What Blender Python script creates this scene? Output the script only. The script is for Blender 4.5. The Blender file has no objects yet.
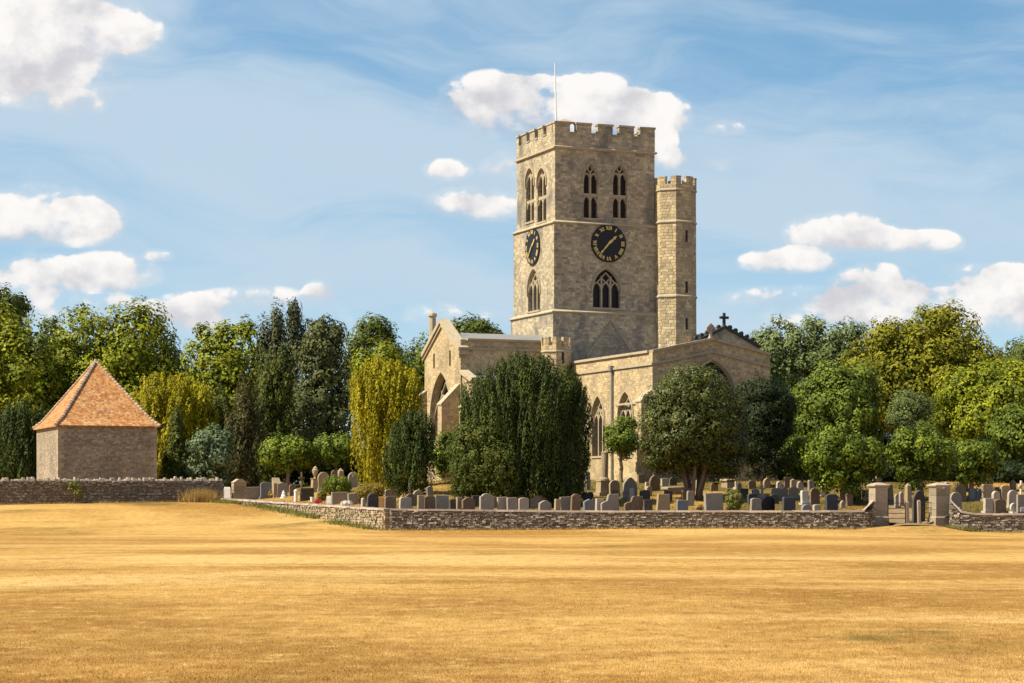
import bpy, math, random
import numpy as np
from mathutils import Vector, Matrix
from mathutils.geometry import tessellate_polygon

R = math.radians
random.seed(7)
SC = bpy.context.scene
COL = SC.collection

# ------------------------------------------------------------------ camera, sky, sun, exposure
F = 2200.0            # focal length in pixels
EYE = 1.7             # eye height, metres
HOR = 500.0           # picture row of the eye level
cam = bpy.data.cameras.new('camera')
cam.sensor_width = 36.0
cam.lens = F * 36.0 / 1024.0
cam.shift_y = (HOR - 341.5) / 1024.0
cam.clip_start = 0.5
cam.clip_end = 20000
camo = bpy.data.objects.new('camera', cam)
camo.location = (0, 0, EYE)
camo.rotation_euler = (R(90), 0, 0)
COL.objects.link(camo)
SC.camera = camo

SUN_EL, SUN_AZ = 50.0, 251.0      # azimuth clockwise from +Y (away from the camera)
SUN_DIR = Vector((math.sin(R(SUN_AZ)) * math.cos(R(SUN_EL)), math.cos(R(SUN_AZ)) * math.cos(R(SUN_EL)), math.sin(R(SUN_EL))))
sl = bpy.data.lights.new('sun', 'SUN')
sl.energy = 5.0
sl.angle = R(0.53)
sl.color = (1.0, 0.90, 0.69)
slo = bpy.data.objects.new('sun', sl)
slo.rotation_euler = SUN_DIR.to_track_quat('Z', 'Y').to_euler()
slo.location = (-60, 20, 80)
COL.objects.link(slo)

SC.view_settings.view_transform = 'Standard'
SC.view_settings.look = 'None'
SC.view_settings.gamma = 1.0
SC.view_settings.exposure = 0.8
SC.view_settings.use_curve_mapping = False


class NT:
    """small helper to write node trees as expressions"""
    def __init__(self, tree):
        self.t = tree
        self.n = tree.nodes
        self.l = tree.links

    def put(self, sock, v):
        if v is None:
            return
        if isinstance(v, bpy.types.NodeSocket):
            self.l.new(v, sock)
        elif isinstance(v, (tuple, list)) and sock.type == 'RGBA' and len(v) == 3:
            sock.default_value = (*v, 1)
        else:
            sock.default_value = v

    def m(self, op, a, b=None, c=None, clamp=False):
        n = self.n.new('ShaderNodeMath')
        n.operation = op
        n.use_clamp = clamp
        self.put(n.inputs[0], a)
        self.put(n.inputs[1], b)
        self.put(n.inputs[2], c)
        return n.outputs[0]

    def add(self, a, b): return self.m('ADD', a, b)
    def sub(self, a, b): return self.m('SUBTRACT', a, b)
    def mul(self, a, b): return self.m('MULTIPLY', a, b)

    def vm(self, op, a, b=None, s=None):
        n = self.n.new('ShaderNodeVectorMath')
        n.operation = op
        self.put(n.inputs[0], a)
        self.put(n.inputs[1], b)
        if s is not None:
            self.put(n.inputs['Scale'], s)
        return n.outputs['Value'] if op in ('LENGTH', 'DOT_PRODUCT', 'DISTANCE') else n.outputs['Vector']

    def xyz(self, v):
        n = self.n.new('ShaderNodeSeparateXYZ')
        self.put(n.inputs[0], v)
        return n.outputs

    def vec(self, x, y, z=0.0):
        n = self.n.new('ShaderNodeCombineXYZ')
        self.put(n.inputs[0], x)
        self.put(n.inputs[1], y)
        self.put(n.inputs[2], z)
        return n.outputs[0]

    def noise(self, v, scale=1.0, detail=4.0, rough=0.55, dist=0.0):
        n = self.n.new('ShaderNodeTexNoise')
        self.put(n.inputs['Vector'], v)
        n.inputs['Scale'].default_value = scale
        n.inputs['Detail'].default_value = detail
        n.inputs['Roughness'].default_value = rough
        n.inputs['Distortion'].default_value = dist
        return n.outputs[0]

    def voro(self, v, scale=1.0, feature='F1', out='Distance', rnd=1.0):
        n = self.n.new('ShaderNodeTexVoronoi')
        n.feature = feature
        self.put(n.inputs['Vector'], v)
        n.inputs['Scale'].default_value = scale
        n.inputs['Randomness'].default_value = rnd
        return n.outputs[out]

    def ramp(self, v, lo, hi, a=0.0, b=1.0, smooth=True):
        n = self.n.new('ShaderNodeMapRange')
        n.interpolation_type = 'SMOOTHSTEP' if smooth else 'LINEAR'
        self.put(n.inputs[0], v)
        self.put(n.inputs[1], lo)
        self.put(n.inputs[2], hi)
        self.put(n.inputs[3], a)
        self.put(n.inputs[4], b)
        return n.outputs[0]

    def mix(self, f, a, b, mode='MIX'):
        n = self.n.new('ShaderNodeMix')
        n.data_type = 'RGBA'
        n.blend_type = mode
        n.clamp_factor = True
        self.put(n.inputs[0], f)
        self.put(n.inputs[6], a)
        self.put(n.inputs[7], b)
        return n.outputs[2]

    def attr(self, name):
        n = self.n.new('ShaderNodeAttribute')
        n.attribute_name = name
        return n.outputs['Fac']

    def obj(self):
        return self.n.new('ShaderNodeTexCoord').outputs['Object']

    def pos(self):
        return self.n.new('ShaderNodeNewGeometry').outputs['Position']

    def bump(self, h, strength=0.5, dist=0.05):
        n = self.n.new('ShaderNodeBump')
        n.inputs['Strength'].default_value = strength
        n.inputs['Distance'].default_value = dist
        self.put(n.inputs['Height'], h)
        return n.outputs[0]


# world: Nishita sky, with the clouds laid out by direction
world = bpy.data.worlds.new('World')
SC.world = world
world.use_nodes = True
wt = NT(world.node_tree)
bg = wt.n['Background']
SKY = 0.05
bg.inputs['Strength'].default_value = SKY
dirv = wt.n.new('ShaderNodeTexCoord').outputs['Generated']
dx, dy, dz = wt.xyz(dirv)[0:3]
sky = wt.n.new('ShaderNodeTexSky')
sky.sky_type = 'NISHITA'
sky.sun_disc = False
sky.sun_elevation = R(SUN_EL)
sky.sun_rotation = R(SUN_AZ)
sky.altitude = 100
sky.air_density = 1.0
sky.dust_density = 0.3
sky.ozone_density = 2.0
lift = wt.add(wt.mul(wt.m('ABSOLUTE', dz), 1.9), 0.10)
wt.put(sky.inputs['Vector'], wt.vm('NORMALIZE', wt.vec(dx, dy, lift)))
tint = wt.mix(wt.ramp(dz, 0.03, 0.20), (2.45, 2.5, 1.95), (2.0, 2.5, 2.25))
tint = wt.mix(wt.mul(wt.ramp(dz, 0.50, 0.24), wt.ramp(dy, -0.1, 0.5)), (0.62, 0.86, 1.35), tint)
skyc = wt.mix(1.0, sky.outputs[0], tint, 'MULTIPLY')
ysafe = wt.m('MAXIMUM', dy, 0.02)
ca = wt.m('DIVIDE', dx, ysafe)
cb = wt.m('DIVIDE', dz, ysafe)
front = wt.ramp(dy, 0.05, 0.3)
# thin high cloud
warp = wt.noise(wt.vec(wt.mul(ca, 5), wt.mul(cb, 9)), 1.0, 3, 0.5)
cir = wt.noise(wt.vec(wt.add(wt.mul(ca, 5.5), wt.mul(cb, 7)), wt.add(wt.mul(cb, 26), wt.mul(warp, 2.6)), 3.3), 1.0, 6, 0.58)
broad = wt.noise(wt.vec(wt.add(wt.mul(ca, 2.6), wt.mul(cb, 5)), wt.add(wt.mul(cb, 11), wt.mul(warp, 1.6)), 9.1), 1.0, 7, 0.62)
cir = wt.m('MAXIMUM', wt.mul(wt.ramp(cir, 0.38, 0.74), 0.75), wt.mul(wt.ramp(broad, 0.36, 0.64), 0.85))
low = wt.ramp(cb, 0.02, 0.19, 0.60, 0.0)
veil = wt.m('MAXIMUM', cir, low)
CS = 1.0 / SKY
skyc = wt.mix(veil, skyc, (0.325 * CS, 0.40 * CS, 0.465 * CS))
# heaped clouds: ellipses in direction space (centre, radii in picture units)
CLOUDS = [(20, 40, 110, 62, 1.0), (95, 35, 62, 36, 1.0), (60, 90, 72, 30, .9), (78, 108, 26, 16, .8), (-30, 50, 80, 70, 1.),
          (30, 222, 88, 34, 1.0), (80, 228, 36, 26, .9), (15, 280, 80, 26, .8), (108, 276, 48, 22, .85),
          (158, 256, 16, 8, .8), (186, 320, 46, 24, .85), (325, 292, 20, 13, .9),
          (500, 112, 66, 36, 1.3), (540, 105, 60, 30, 1.2), (585, 112, 76, 36, 1.3), (648, 118, 40, 27, 1.0), (448, 172, 23, 13, 1.0),
          (506, 168, 25, 17, .9), (478, 207, 50, 20, .9), (665, 150, 14, 22, .7), (724, 130, 20, 10, .55),
          (838, 236, 50, 22, 1.0), (900, 241, 52, 15, 1.0), (938, 243, 24, 15, .95), (788, 263, 46, 15, .8),
          (874, 290, 42, 24, 1.0), (905, 305, 80, 20, .75), (985, 292, 70, 26, .85), (1010, 274, 24, 12, .8), (960, 316, 120, 24, .75),
          (700, 165, 40, 16, .45), (790, 300, 70, 14, .5), (60, 310, 90, 18, .55), (250, 300, 60, 14, .45), (400, 318, 90, 16, .4), (860, 322, 110, 18, .6)]
wsum, vsum = None, None
for cx, cy, rx, ry, st in CLOUDS:
    rx, ry = rx * 1.27, ry * 1.27
    ea = wt.m('MULTIPLY_ADD', ca, F / rx, -(cx - 512) / rx)
    eb = wt.m('MULTIPLY_ADD', cb, F / ry, -(HOR - cy) / ry)
    eq = wt.m('MAXIMUM', eb, wt.mul(eb, -1.5))
    r2 = wt.m('MULTIPLY_ADD', ea, ea, wt.mul(eq, eq))
    wgt = wt.m('MAXIMUM', wt.m('MULTIPLY_ADD', r2, -st, st), 0.0)
    vv = wt.mul(wgt, eb)
    wsum = wgt if wsum is None else wt.add(wsum, wgt)
    vsum = vv if vsum is None else wt.add(vsum, vv)
vert = wt.m('DIVIDE', vsum, wt.m('MAXIMUM', wsum, 0.05))
cp = wt.vec(wt.mul(ca, 30), wt.mul(cb, 36), 1.7)
n1 = wt.noise(cp, 1.0, 9, 0.56)
n2 = wt.noise(wt.vm('ADD', cp, (-0.22, 0.3, 0.0)), 1.0, 6, 0.54)
bil = wt.voro(wt.vm('ADD', cp, wt.vec(wt.mul(n1, .5), wt.mul(n2, .5), 0)), 2.3, 'SMOOTH_F1')
bil2 = wt.voro(wt.vm('ADD', cp, wt.vec(wt.mul(n2, .6), wt.mul(n1, .6), 0)), 5.5, 'SMOOTH_F1')
lump = wt.add(wt.mul(wt.sub(0.42, bil), 0.75), wt.mul(wt.sub(0.42, bil2), 0.42))
dens = wt.add(wt.m('MINIMUM', wsum, 1.0), wt.add(wt.mul(wt.sub(n1, 0.5), 2.5), lump))
soft = wt.ramp(vert, -0.6, 0.4, 0.90, 0.28)
cov = wt.mul(wt.ramp(dens, 0.34, wt.add(soft, 0.34)), front)
halo = wt.mul(wt.mul(wt.ramp(dens, -0.05, 0.75), front), wt.mul(wt.ramp(wsum, 0.0, 0.3), 0.32))
cov = wt.m('MAXIMUM', wt.mul(cov, wt.ramp(wsum, 0.02, 0.25)), halo)
lit = wt.add(wt.add(0.50, wt.mul(vert, 0.50)), wt.add(wt.mul(wt.sub(n1, n2), 2.6), wt.mul(lump, 0.55)))
cc = wt.mix(wt.ramp(lit, -0.05, 0.95), (0.375 * CS, 0.37 * CS, 0.39 * CS), (0.58 * CS, 0.56 * CS, 0.54 * CS))
wt.put(bg.inputs['Color'], wt.mix(wt.mul(cov, 0.96), skyc, cc))

# ------------------------------------------------------------------ helpers


def px(x, y, Y):
    """the point that stands Y metres off along the sight line of a picture position"""
    return Vector(((x - 512.0) / F * Y, Y, EYE + (HOR - y) / F * Y))


def ss(t):
    t = min(1.0, max(0.0, t))
    return t * t * (3 - 2 * t)


TH = R(22)
UX = Vector((math.cos(TH), math.sin(TH), 0))
VX = Vector((-math.sin(TH), math.cos(TH), 0))
CORNER = Vector((-6.4, 116.0, 0))
GATE_X = 21.2


def dleft(x, y): return UX.x * (x - CORNER.x) + UX.y * (y - CORNER.y)


def in_yard(x, y): return min(y - 116.0, dleft(x, y))


def field_z(x, y):
    z = 1.5 * ss((y - 108) / 40.0)
    z += 0.05 * math.sin(x * .21 + y * .13) * math.sin(y * .09 + 1) * ss(y / 40.0)
    z += 0.33 * math.exp(-((x - GATE_X) / 1.55) ** 4) * ss((y - 112.5) / 3.5)
    z -= 0.12 * ss((x - 22) / 4) * ss((y - 90) / 20) * (1 - ss((y - 118) / 10))
    d = in_yard(x, y)
    if d > 0:
        z -= 0.9 * ss((d - .2) / 1.5) + 1.2 * ss((d - 2) / 10)
    return z


def yard_z(x, y):
    dl, df = dleft(x, y), y - 116.0
    hb = 0.95 + 0.62 * min(1, max(0, df / 33)) * (1 - ss(dl / 14))
    z = hb + 2.0 * ss(min(df / 30.0, dl / 14.0))
    g = math.exp(-((x - GATE_X) / 1.7) ** 4) * (1 - ss((y - 117) / 9))
    z -= 0.55 * g
    z += 0.04 * math.sin(x * 1.1) * math.sin(y * .8 + x * .3)
    return z


def ground(x, y):
    return yard_z(x, y) if in_yard(x, y) > 0 else field_z(x, y)


def on_ground(x, ybot, y0=117.2, y1=152.0):
    """where a sight line through a picture position meets the ground"""
    Y = y0
    while Y < y1:
        X = (x - 512) / F * Y
        py = HOR - (ground(X, Y) - EYE) * F / Y
        if py <= ybot:
            break
        Y += 0.1
    X = (x - 512) / F * Y
    return X, Y, ground(X, Y)


class MB:
    def __init__(self):
        self.v, self.f, self.t = [], [], []

    def vert(self, *p):
        self.v.append(tuple(p))
        return len(self.v) - 1

    def face(self, idx, tone=0.5):
        self.f.append(tuple(idx))
        self.t.append(tone)

    def poly(self, pts, tone=0.5):
        i = len(self.v)
        self.v += [tuple(p) for p in pts]
        self.face(range(i, i + len(pts)), tone)

    def hexa(self, p, tone=0.5):
        """8 corners: 0-3 bottom ring (ccw from above), 4-7 top ring"""
        i = len(self.v)
        self.v += [tuple(q) for q in p]
        for q in ((3, 2, 1, 0), (4, 5, 6, 7), (0, 1, 5, 4), (1, 2, 6, 5), (2, 3, 7, 6), (3, 0, 4, 7)):
            self.face([i + k for k in q], tone)

    def box(self, x0, x1, y0, y1, z0, z1, tone=0.5, jit=0.0):
        p = [(x0, y0, z0), (x1, y0, z0), (x1, y1, z0), (x0, y1, z0), (x0, y0, z1), (x1, y0, z1), (x1, y1, z1), (x0, y1, z1)]
        if jit:
            p = [tuple(c + random.uniform(-jit, jit) for c in q) for q in p]
        self.hexa(p, tone)

    def ring(self, prev, cur, tone=.5):
        n = len(prev)
        for k in range(n):
            self.face((prev[k], prev[(k + 1) % n], cur[(k + 1) % n], cur[k]), tone)

    def loft(self, rings, tone=0.5, cap0=True, cap1=True):
        ids = []
        for r in rings:
            i = len(self.v)
            self.v += [tuple(p) for p in r]
            ids.append(list(range(i, i + len(r))))
        for a, b in zip(ids, ids[1:]):
            self.ring(a, b, tone)
        if cap0:
            self.face(ids[0][::-1], tone)
        if cap1:
            self.face(ids[-1], tone)

    def prism(self, outline, O, A, N, depth, tone=0.5):
        """outline of (a, z) pairs, counter-clockwise seen from the side N points to; extruded back by depth"""
        O, A, N = Vector(O), Vector(A), Vector(N)
        f = [O + A * a + Vector((0, 0, z)) for a, z in outline]
        b = [p - N * depth for p in f]
        self.loft([b, f], tone)

    def tube(self, pts, rad, n=7, tone=0.5):
        pts = [Vector(p) for p in pts]
        if not isinstance(rad, (list, tuple)):
            rad = [rad] * len(pts)
        rings = []
        for i, p in enumerate(pts):
            d = (pts[min(i + 1, len(pts) - 1)] - pts[max(i - 1, 0)]).normalized()
            a = d.cross(Vector((0.31, 0.95, 0.05)))
            if a.length < .1:
                a = d.cross(Vector((1, 0, 0)))
            a.normalize()
            b = d.cross(a)
            rings.append([p + (a * math.cos(2 * math.pi * k / n) + b * math.sin(2 * math.pi * k / n)) * rad[i] for k in range(n)])
        self.loft(rings, tone)

    def sweep(self, pts, O, A, N, w, d0, d1, closed=False, tone=0.5):
        """square bar along a path of (a, z) points on a wall; w wide, from d0 to d1 off the wall plane"""
        O, A, N = Vector(O), Vector(A), Vector(N)
        rings = []
        n = len(pts)
        for i, (a, z) in enumerate(pts):
            p0, p1 = pts[max(0, i - 1)], pts[min(n - 1, i + 1)]
            t = Vector((p1[0] - p0[0], p1[1] - p0[1]))
            if t.length < 1e-6:
                t = Vector((1, 0))
            t.normalize()
            nx, nz = -t.y * w / 2, t.x * w / 2
            def q(a_, z_, d_): return O + A * a_ + N * d_ + Vector((0, 0, z_))
            rings.append([q(a + nx, z + nz, d0), q(a - nx, z - nz, d0), q(a - nx, z - nz, d1), q(a + nx, z + nz, d1)])
        self.loft(rings, tone)

    def wall(self, outer, holes, O, A, N, reveal=0.4, tone=0.5):
        """a flat wall face with openings cut through it and reveals running back"""
        O, A, N = Vector(O), Vector(A), Vector(N)
        loops = [outer] + holes
        tri = tessellate_polygon([[Vector((a, z, 0)) for a, z in lp] for lp in loops])
        flat = [p for lp in loops for p in lp]
        base = len(self.v)
        self.v += [tuple(O + A * a + Vector((0, 0, z))) for a, z in flat]
        up = Vector((0, 0, 1))
        for t in tri:
            (a0, z0), (a1, z1), (a2, z2) = [flat[k] for k in t]
            nn = (A * (a1 - a0) + up * (z1 - z0)).cross(A * (a2 - a0) + up * (z2 - z0))
            t = list(t) if nn.dot(N) > 0 else list(t)[::-1]
            self.face([base + k for k in t], tone)
        for h in holes:
            f = [O + A * a + Vector((0, 0, z)) for a, z in h]
            b = [p - N * reveal for p in f]
            i = len(self.v)
            n = len(f)
            self.v += [tuple(p) for p in f] + [tuple(p) for p in b]
            for k in range(n):
                j = (k + 1) % n
                self.face((i + k, i + j, i + n + j, i + n + k), tone)

    def build(self, name, mat, parent=None, smooth=False):
        me = bpy.data.meshes.new(name)
        me.from_pydata(self.v, [], self.f)
        me.materials.append(mat)
        at = me.attributes.new('tone', 'FLOAT', 'FACE')
        at.data.foreach_set('value', np.array(self.t, dtype=np.float32))
        if smooth:
            me.polygons.foreach_set('use_smooth', np.ones(len(me.polygons), dtype=bool))
        me.update()
        o = bpy.data.objects.new(name, me)
        COL.objects.link(o)
        if parent:
            o.parent = parent
        return o


def tag(o, label=None, cat=None, group=None, kind=None):
    for k, v in (('label', label), ('category', cat), ('group', group), ('kind', kind)):
        if v:
            o[k] = v
    return o


def empty(name, loc, rz=0.0, label=None, cat=None, group=None):
    o = bpy.data.objects.new(name, None)
    o.location = loc
    o.rotation_euler = (0, 0, rz)
    o.empty_display_size = .5
    COL.objects.link(o)
    return tag(o, label, cat, group)


def arch(cx, w, zb, zs, zt, n=7):
    """pointed-arch outline, counter-clockwise, from bottom left"""
    h = w / 2.0
    pts = [(cx - h, zb), (cx + h, zb)]
    rise = zt - zs
    c = max(0.0, (rise * rise - h * h) / (2 * h)) if rise > h else 0.0
    r = h + c
    hh = math.sqrt(r * r - c * c)
    a1 = math.acos(c / r)
    right = [(cx - c + r * math.cos(a1 * k / n), zs + r * math.sin(a1 * k / n) * rise / hh) for k in range(n + 1)]
    right[-1] = (cx, zt)
    left = [(2 * cx - a, z) for a, z in right[-2::-1]]
    return pts + right[0:1] * 0 + right + left


def arch_curve(cx, w, zs, zt, n=7):
    return arch(cx, w, zs - 1, zs, zt, n)[2:]


# ------------------------------------------------------------------ materials
MATS = {}


def new_mat(name):
    m = bpy.data.materials.new(name)
    m.use_nodes = True
    t = NT(m.node_tree)
    b = t.n['Principled BSDF']
    b.inputs['Roughness'].default_value = 0.9
    b.inputs['Specular IOR Level'].default_value = 0.25
    return m, t, b


def masonry(name, light, mid, dark, joint, row=5.0, run=2.4, stain=(0.16, 0.15, 0.13), stain_amt=0.6, bump=0.5):
    """coursed rubble: rows of stones of uneven length, each of its own tone, with weather stains"""
    m, t, b = new_mat(name)
    p = t.obj()
    wob = t.noise(p, 1.3, 3)
    x, y, z = t.xyz(p)[0:3]
    zz = t.mul(t.add(z, t.mul(t.sub(wob, .5), .26)), row)
    rw = t.m('FLOOR', zz)
    fr = t.sub(zz, rw)
    off = t.mul(t.m('FRACT', t.mul(rw, 0.6180339)), 7.3)
    q = t.vec(t.add(t.mul(x, run), off), t.add(t.mul(y, run), off), t.mul(rw, 3.7))
    cell = t.n.new('ShaderNodeTexVoronoi')
    cell.inputs['Scale'].default_value = 1.0
    t.put(cell.inputs['Vector'], q)
    rnd = t.xyz(cell.outputs['Color'])
    de = t.voro(q, 1.0, 'DISTANCE_TO_EDGE')
    jv = t.ramp(de, 0.015, 0.09)
    jh = t.mul(t.ramp(fr, 0.0, 0.16), t.ramp(fr, 0.9, 1.0, 1.0, 0.0))
    j = t.mul(jv, jh)
    c = t.mix(t.ramp(rnd[0], 0.15, 0.6), dark, mid)
    c = t.mix(t.ramp(rnd[1], 0.6, .95), c, light)
    c = t.mix(t.mul(t.ramp(rnd[2], .82, .9), .6), c, stain)
    fine = t.noise(p, 14.0, 5, .65)
    c = t.mix(t.mul(t.ramp(fine, 0.45, 0.75), 0.35), c, light)
    c = t.mix(t.mul(t.sub(1.0, j), 0.5), c, joint)
    mot = t.noise(p, 4.2, 6, .7)
    c = t.mix(t.mul(t.ramp(mot, .46, .66), .5), c, dark)
    c = t.mix(t.mul(t.ramp(mot, .46, .30), .4), c, light)
    big = t.noise(t.vec(t.mul(x, .55), t.mul(y, .55), t.mul(z, .28)), 1.0, 7, .62)
    c = t.mix(t.mul(t.ramp(big, 0.46, 0.66), stain_amt), c, stain)
    big2 = t.noise(p, 0.35, 5, .6)
    c = t.mix(t.mul(t.ramp(big2, 0.45, 0.75), .35), c, light)
    t.put(b.inputs['Base Color'], c)
    h = t.add(t.mul(j, .7), t.add(t.mul(rnd[2], .5), t.mul(fine, .5)))
    t.put(b.inputs['Normal'], t.bump(h, bump, .06))
    return m


MATS['tower'] = masonry('tower_stone', (.57, .475, .315), (.445, .37, .25), (.315, .265, .19), (.22, .185, .125), 6.0, 2.6, (.125, .122, .113), .8, .35)
MATS['church'] = masonry('church_stone', (.60, .47, .27), (.49, .375, .21), (.37, .285, .165), (.24, .185, .115), 6.5, 2.8, (.19, .155, .11), .5, .35)
MATS['turret'] = masonry('turret_stone', (.62, .50, .30), (.50, .395, .23), (.36, .285, .17), (.20, .155, .10), 4.6, 2.2, (.2, .17, .13), .4, .6)
MATS['pavilion'] = masonry('pavilion_stone', (.46, .38, .275), (.35, .285, .205), (.215, .175, .13), (.21, .175, .13), 9.0, 3.8, (.15, .13, .11), .45, .5)


def tone_stone(name, cols, mott=0.4, mcol=(.5, .47, .4), scale=9.0, rough=.9, bump=.35, lichen=None):
    """dressed or loose stone; every piece takes its own tone"""
    m, t, b = new_mat(name)
    p = t.obj()
    k = t.attr('tone')
    c = t.mix(t.ramp(k, 0.0, 0.5, smooth=False), cols[0], cols[1])
    c = t.mix(t.ramp(k, 0.5, 1.0, smooth=False), c, cols[2])
    n = t.noise(p, scale, 6, .65)
    c = t.mix(t.mul(t.ramp(n, .45, .7), mott), c, mcol)
    n2 = t.noise(p, scale * .23, 4, .6)
    c = t.mix(t.mul(t.ramp(n2, .5, .75), .45), c, tuple(v * .55 for v in cols[0]))
    if lichen:
        n3 = t.noise(t.vm('ADD', p, (9.1, 3.3, 1.7)), scale * .6, 5, .7)
        c = t.mix(t.mul(t.ramp(n3, .56, .66), .7), c, lichen)
    t.put(b.inputs['Base Color'], c)
    b.inputs['Roughness'].default_value = rough
    t.put(b.inputs['Normal'], t.bump(n, bump, .04))
    return m


MATS['trim'] = tone_stone('dressed_stone', ((.30, .25, .17), (.38, .315, .215), (.46, .385, .265)), .4, (.22, .20, .16), 5, lichen=(.26, .24, .19))
MATS['rubble'] = tone_stone('rubble_stone', ((.15, .12, .09), (.25, .20, .15), (.45, .38, .29)), .3, (.36, .32, .25), 14, lichen=(.27, .25, .2))
MATS['rubble_pale_lit'] = tone_stone('pale_lit_rubble_stone', ((.24, .185, .12), (.34, .27, .17), (.46, .37, .245)), .3, (.4, .33, .22), 14)  # paler copy of the rubble, sun on the return wall put into its colour
MATS['mortar'] = tone_stone('old_mortar', ((.10, .085, .065), (.13, .11, .085), (.18, .15, .12)), .3, (.2, .17, .13), 10)
MATS['cope'] = tone_stone('coping_stone', ((.27, .21, .17), (.36, .285, .235), (.46, .375, .31)), .4, (.24, .195, .165), 7, lichen=(.30, .29, .22))
MATS['lead'] = tone_stone('lead_sheet', ((.17, .17, .17), (.21, .21, .21), (.26, .26, .255)), .3, (.25, .26, .27), 2, .6)
MATS['pier'] = tone_stone('gate_pier_stone', ((.23, .185, .13), (.30, .245, .175), (.37, .305, .22)), .5, (.22, .19, .15), 6, lichen=(.38, .36, .28))
MATS['wood'] = tone_stone('weathered_wood', ((.20, .15, .10), (.30, .23, .155), (.38, .30, .20)), .4, (.14, .11, .08), 12)
MATS['bark'] = tone_stone('bark', ((.075, .055, .04), (.12, .09, .065), (.17, .13, .095)), .5, (.05, .04, .03), 6, bump=.8)
MATS['barkpale'] = tone_stone('pale_bark', ((.17, .125, .085), (.25, .185, .125), (.31, .235, .16)), .5, (.11, .08, .055), 6, bump=.8)


def plain(name, col, rough=.6, metal=0.0, spec=.4):
    m, t, b = new_mat(name)
    p = t.obj()
    n = t.noise(p, 6, 4)
    t.put(b.inputs['Base Color'], t.mix(t.mul(n, .5), col, tuple(c * .6 for c in col)))
    b.inputs['Roughness'].default_value = rough
    b.inputs['Metallic'].default_value = metal
    b.inputs['Specular IOR Level'].default_value = spec
    return m


MATS['glass'] = plain('leaded_glass', (.014, .013, .012), .45, 0, .25)
MATS['louvre'] = plain('louvre_slats', (.028, .022, .018), .85)
MATS['dial'] = plain('clock_black', (.006, .006, .010), .5)
MATS['gold'] = plain('gilding', (.72, .52, .17), .42, .35)
MATS['iron'] = plain('wrought_iron', (.018, .017, .016), .6)
MATS['white'] = plain('white_paint', (.80, .79, .76), .5)
MATS['darkstone'] = plain('blackened_stone', (.055, .055, .055), .9)
MATS['pipe'] = plain('grey_pipe', (.20, .20, .19), .6)

# roof tiles: rows and columns of small clay tiles, tones differ tile by tile
m, t, b = new_mat('clay_tiles')
p = t.obj()
x, y, z = t.xyz(p)[0:3]
zz = t.mul(z, 8.0)
rw = t.m('FLOOR', zz)
fr = t.sub(zz, rw)
off = t.mul(rw, 0.5)
q = t.vec(t.add(t.mul(x, 5.5), off), t.add(t.mul(y, 5.5), off), t.mul(rw, 2.3))
vn = t.n.new('ShaderNodeTexVoronoi')
vn.inputs['Scale'].default_value = 1.0
vn.inputs['Randomness'].default_value = .5
t.put(vn.inputs['Vector'], q)
rnd = t.xyz(vn.outputs['Color'])
c = t.mix(t.ramp(rnd[0], .1, .9), (.27, .105, .034), (.42, .20, .068))
c = t.mix(t.ramp(rnd[1], .7, 1.0), c, (.47, .28, .125))
c = t.mix(t.mul(t.ramp(rnd[2], .8, 1.), .7), c, (.15, .06, .035))
big = t.noise(t.vec(x, y, t.mul(z, 2.2)), .9, 6, .65)
c = t.mix(t.mul(t.ramp(big, .5, .7), .55), c, (.45, .28, .115))
c = t.mix(t.mul(t.ramp(t.noise(p, 3.1, 5, .65), .54, .7), .6), c, (.20, .10, .055))
c = t.mix(t.mul(t.ramp(t.noise(t.vm('ADD', p, (5., 2., 8.)), 2.2, 6, .7), .53, .68), .55), c, (.52, .39, .25))
t.put(b.inputs['Base Color'], c)
t.put(b.inputs['Normal'], t.bump(t.add(t.mul(fr, -1.0), t.mul(rnd[0], .4)), .6, .05))
MATS['tiles'] = m
MATS['hip'] = tone_stone('hip_tiles', ((.32, .19, .12), (.40, .28, .2), (.44, .35, .27)), .5, (.27, .23, .19), 9)


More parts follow.
